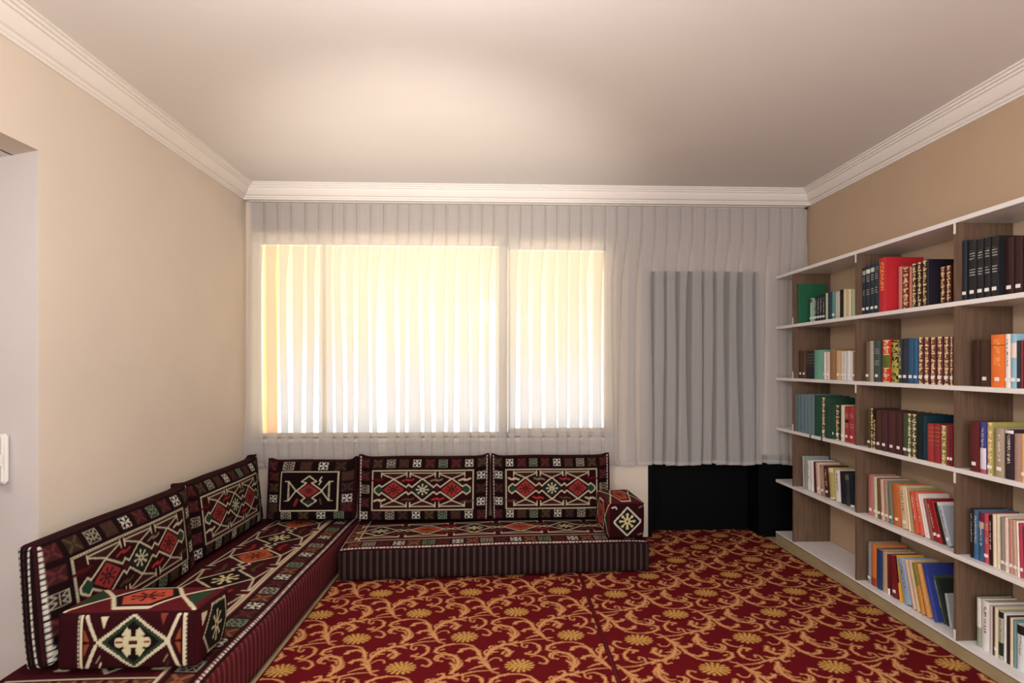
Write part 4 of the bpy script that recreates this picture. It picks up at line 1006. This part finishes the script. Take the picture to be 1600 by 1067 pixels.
5|2|2.195|3.1476|0.0252|0.253|16|0.16|d8b4a4|p||shell pink book, ninth from left, bottom shelf, middle bay
5|2|2.195|3.1176|0.0242|0.259|16|0.16|c8b490|p||sand coloured book, tenth from left, bottom shelf, middle bay
5|2|2.195|3.0846|0.0337|0.256|16.8|0.15|8a7c3c|p|.0:.55:cc8838|olive and orange book, eleventh from left, bottom shelf, middle bay
5|2|2.195|3.0426|0.0297|0.264|17.6|0.15|d2965c|p||apricot book, twelfth from left, bottom shelf, middle bay
5|2|2.195|2.9886|0.0295|0.283|19.2|0.18|2f3c80|p|.0:.8:36459a|large royal blue book, thirteenth from left, bottom shelf, middle bay
5|2|2.225|2.9806|0.0171|0.232|20|0.12|7e8e8c|t||grey green booklet, fourteenth from left, bottom shelf, middle bay
5|2|2.225|2.9596|0.0162|0.233|20|0.12|3e4c40|t||dark green booklet, fifteenth from left, bottom shelf, middle bay
5|2|2.225|2.9386|0.0152|0.223|20|0.12|262c28|p||black booklet, sixteenth from left, bottom shelf, middle bay
5|2|2.225|2.9196|0.0177|0.161|12.8|0.1|a8b2b0|p||short pale booklet, seventeenth from left, bottom shelf, middle bay
5|3|2.210|2.7296|0.0252|0.226|0|0.17|8f9a80|p|.4:1:d8d4ce|white and green book, first from left, bottom shelf, right bay
5|3|2.210|2.7016|0.0452|0.226|0|0.17|dad6d6|t||thick white book, second from left, bottom shelf, right bay
5|3|2.210|2.6536|0.0152|0.218|0|0.17|c4b4ac|p||pinkish grey book, third from left, bottom shelf, right bay
5|3|2.210|2.6366|0.0082|0.218|0|0.16|3a2c24|p||very slim black book, fourth from left, bottom shelf, right bay
5|3|2.210|2.6266|0.0172|0.221|0|0.17|dccdb0|s||cream book, fifth from left, bottom shelf, right bay
5|3|2.210|2.6066|0.0262|0.217|0|0.17|a8a896|t|.08:.35:1e2a1e,.85:.98:202020|white book with green and black panels, sixth from left, bottom shelf, right bay
5|3|2.210|2.5766|0.0122|0.215|0|0.16|d8d8d4|p||slim white book, seventh from left, bottom shelf, right bay
5|3|2.210|2.5616|0.0162|0.208|0|0.16|2e1c18|p||dark brown book, eighth from left, bottom shelf, right bay
5|3|2.210|2.5436|0.0142|0.207|0|0.16|d8c8ae|p||slim cream book, ninth from left, bottom shelf, right bay
5|3|2.210|2.5266|0.0142|0.205|0|0.16|6c8c88|p||grey teal book, tenth from left, bottom shelf, right bay
5|3|2.210|2.5086|0.0372|0.196|0|0.16|d0d4d4|t|.8:1:1c1c1c|thick pale grey book, eleventh from left, bottom shelf, right bay
'''
for ln_ in BOOKS.strip().split('\n'):
    r, b, X, Yf, t, h, lean, dep, col, st, pan, lab = ln_.split('|')
    book(float(X), float(Yf), float(t), float(h), float(lean), float(dep), col, st, pan, lab, BASE[int(r)]+.0004)

# ------------------------------------------------------------------ hall intercom
def jamb_pt(s, off, z): return (JX+jd[0]*s-.381*off, JY+jd[1]*s-.925*off, z)
ic = empty('intercom', jamb_pt(.222, .003, .86), (0, 0, math.atan2(-jd[1], -jd[0])), label='white wall intercom handset in the doorway at left edge', cat='intercom')
MB().box(-.05, .045, -.028, 0, 0, .21).build('base', M_plastic, ic, bevel=.008)
hs = MB().box(-.02, .046, -.055, -.03, .005, .205).build('handset', M_plastic, ic, bevel=.01)
MB().box(.02, .0475, -.05, -.029, .075, .125).build('cradle_grip', M_plastic, ic, bevel=.003)
for k in range(3): MB().box(.046, .051, -.047, -.033, .080+k*.015, .088+k*.015).build('grip_ridge', M_plastic, ic)
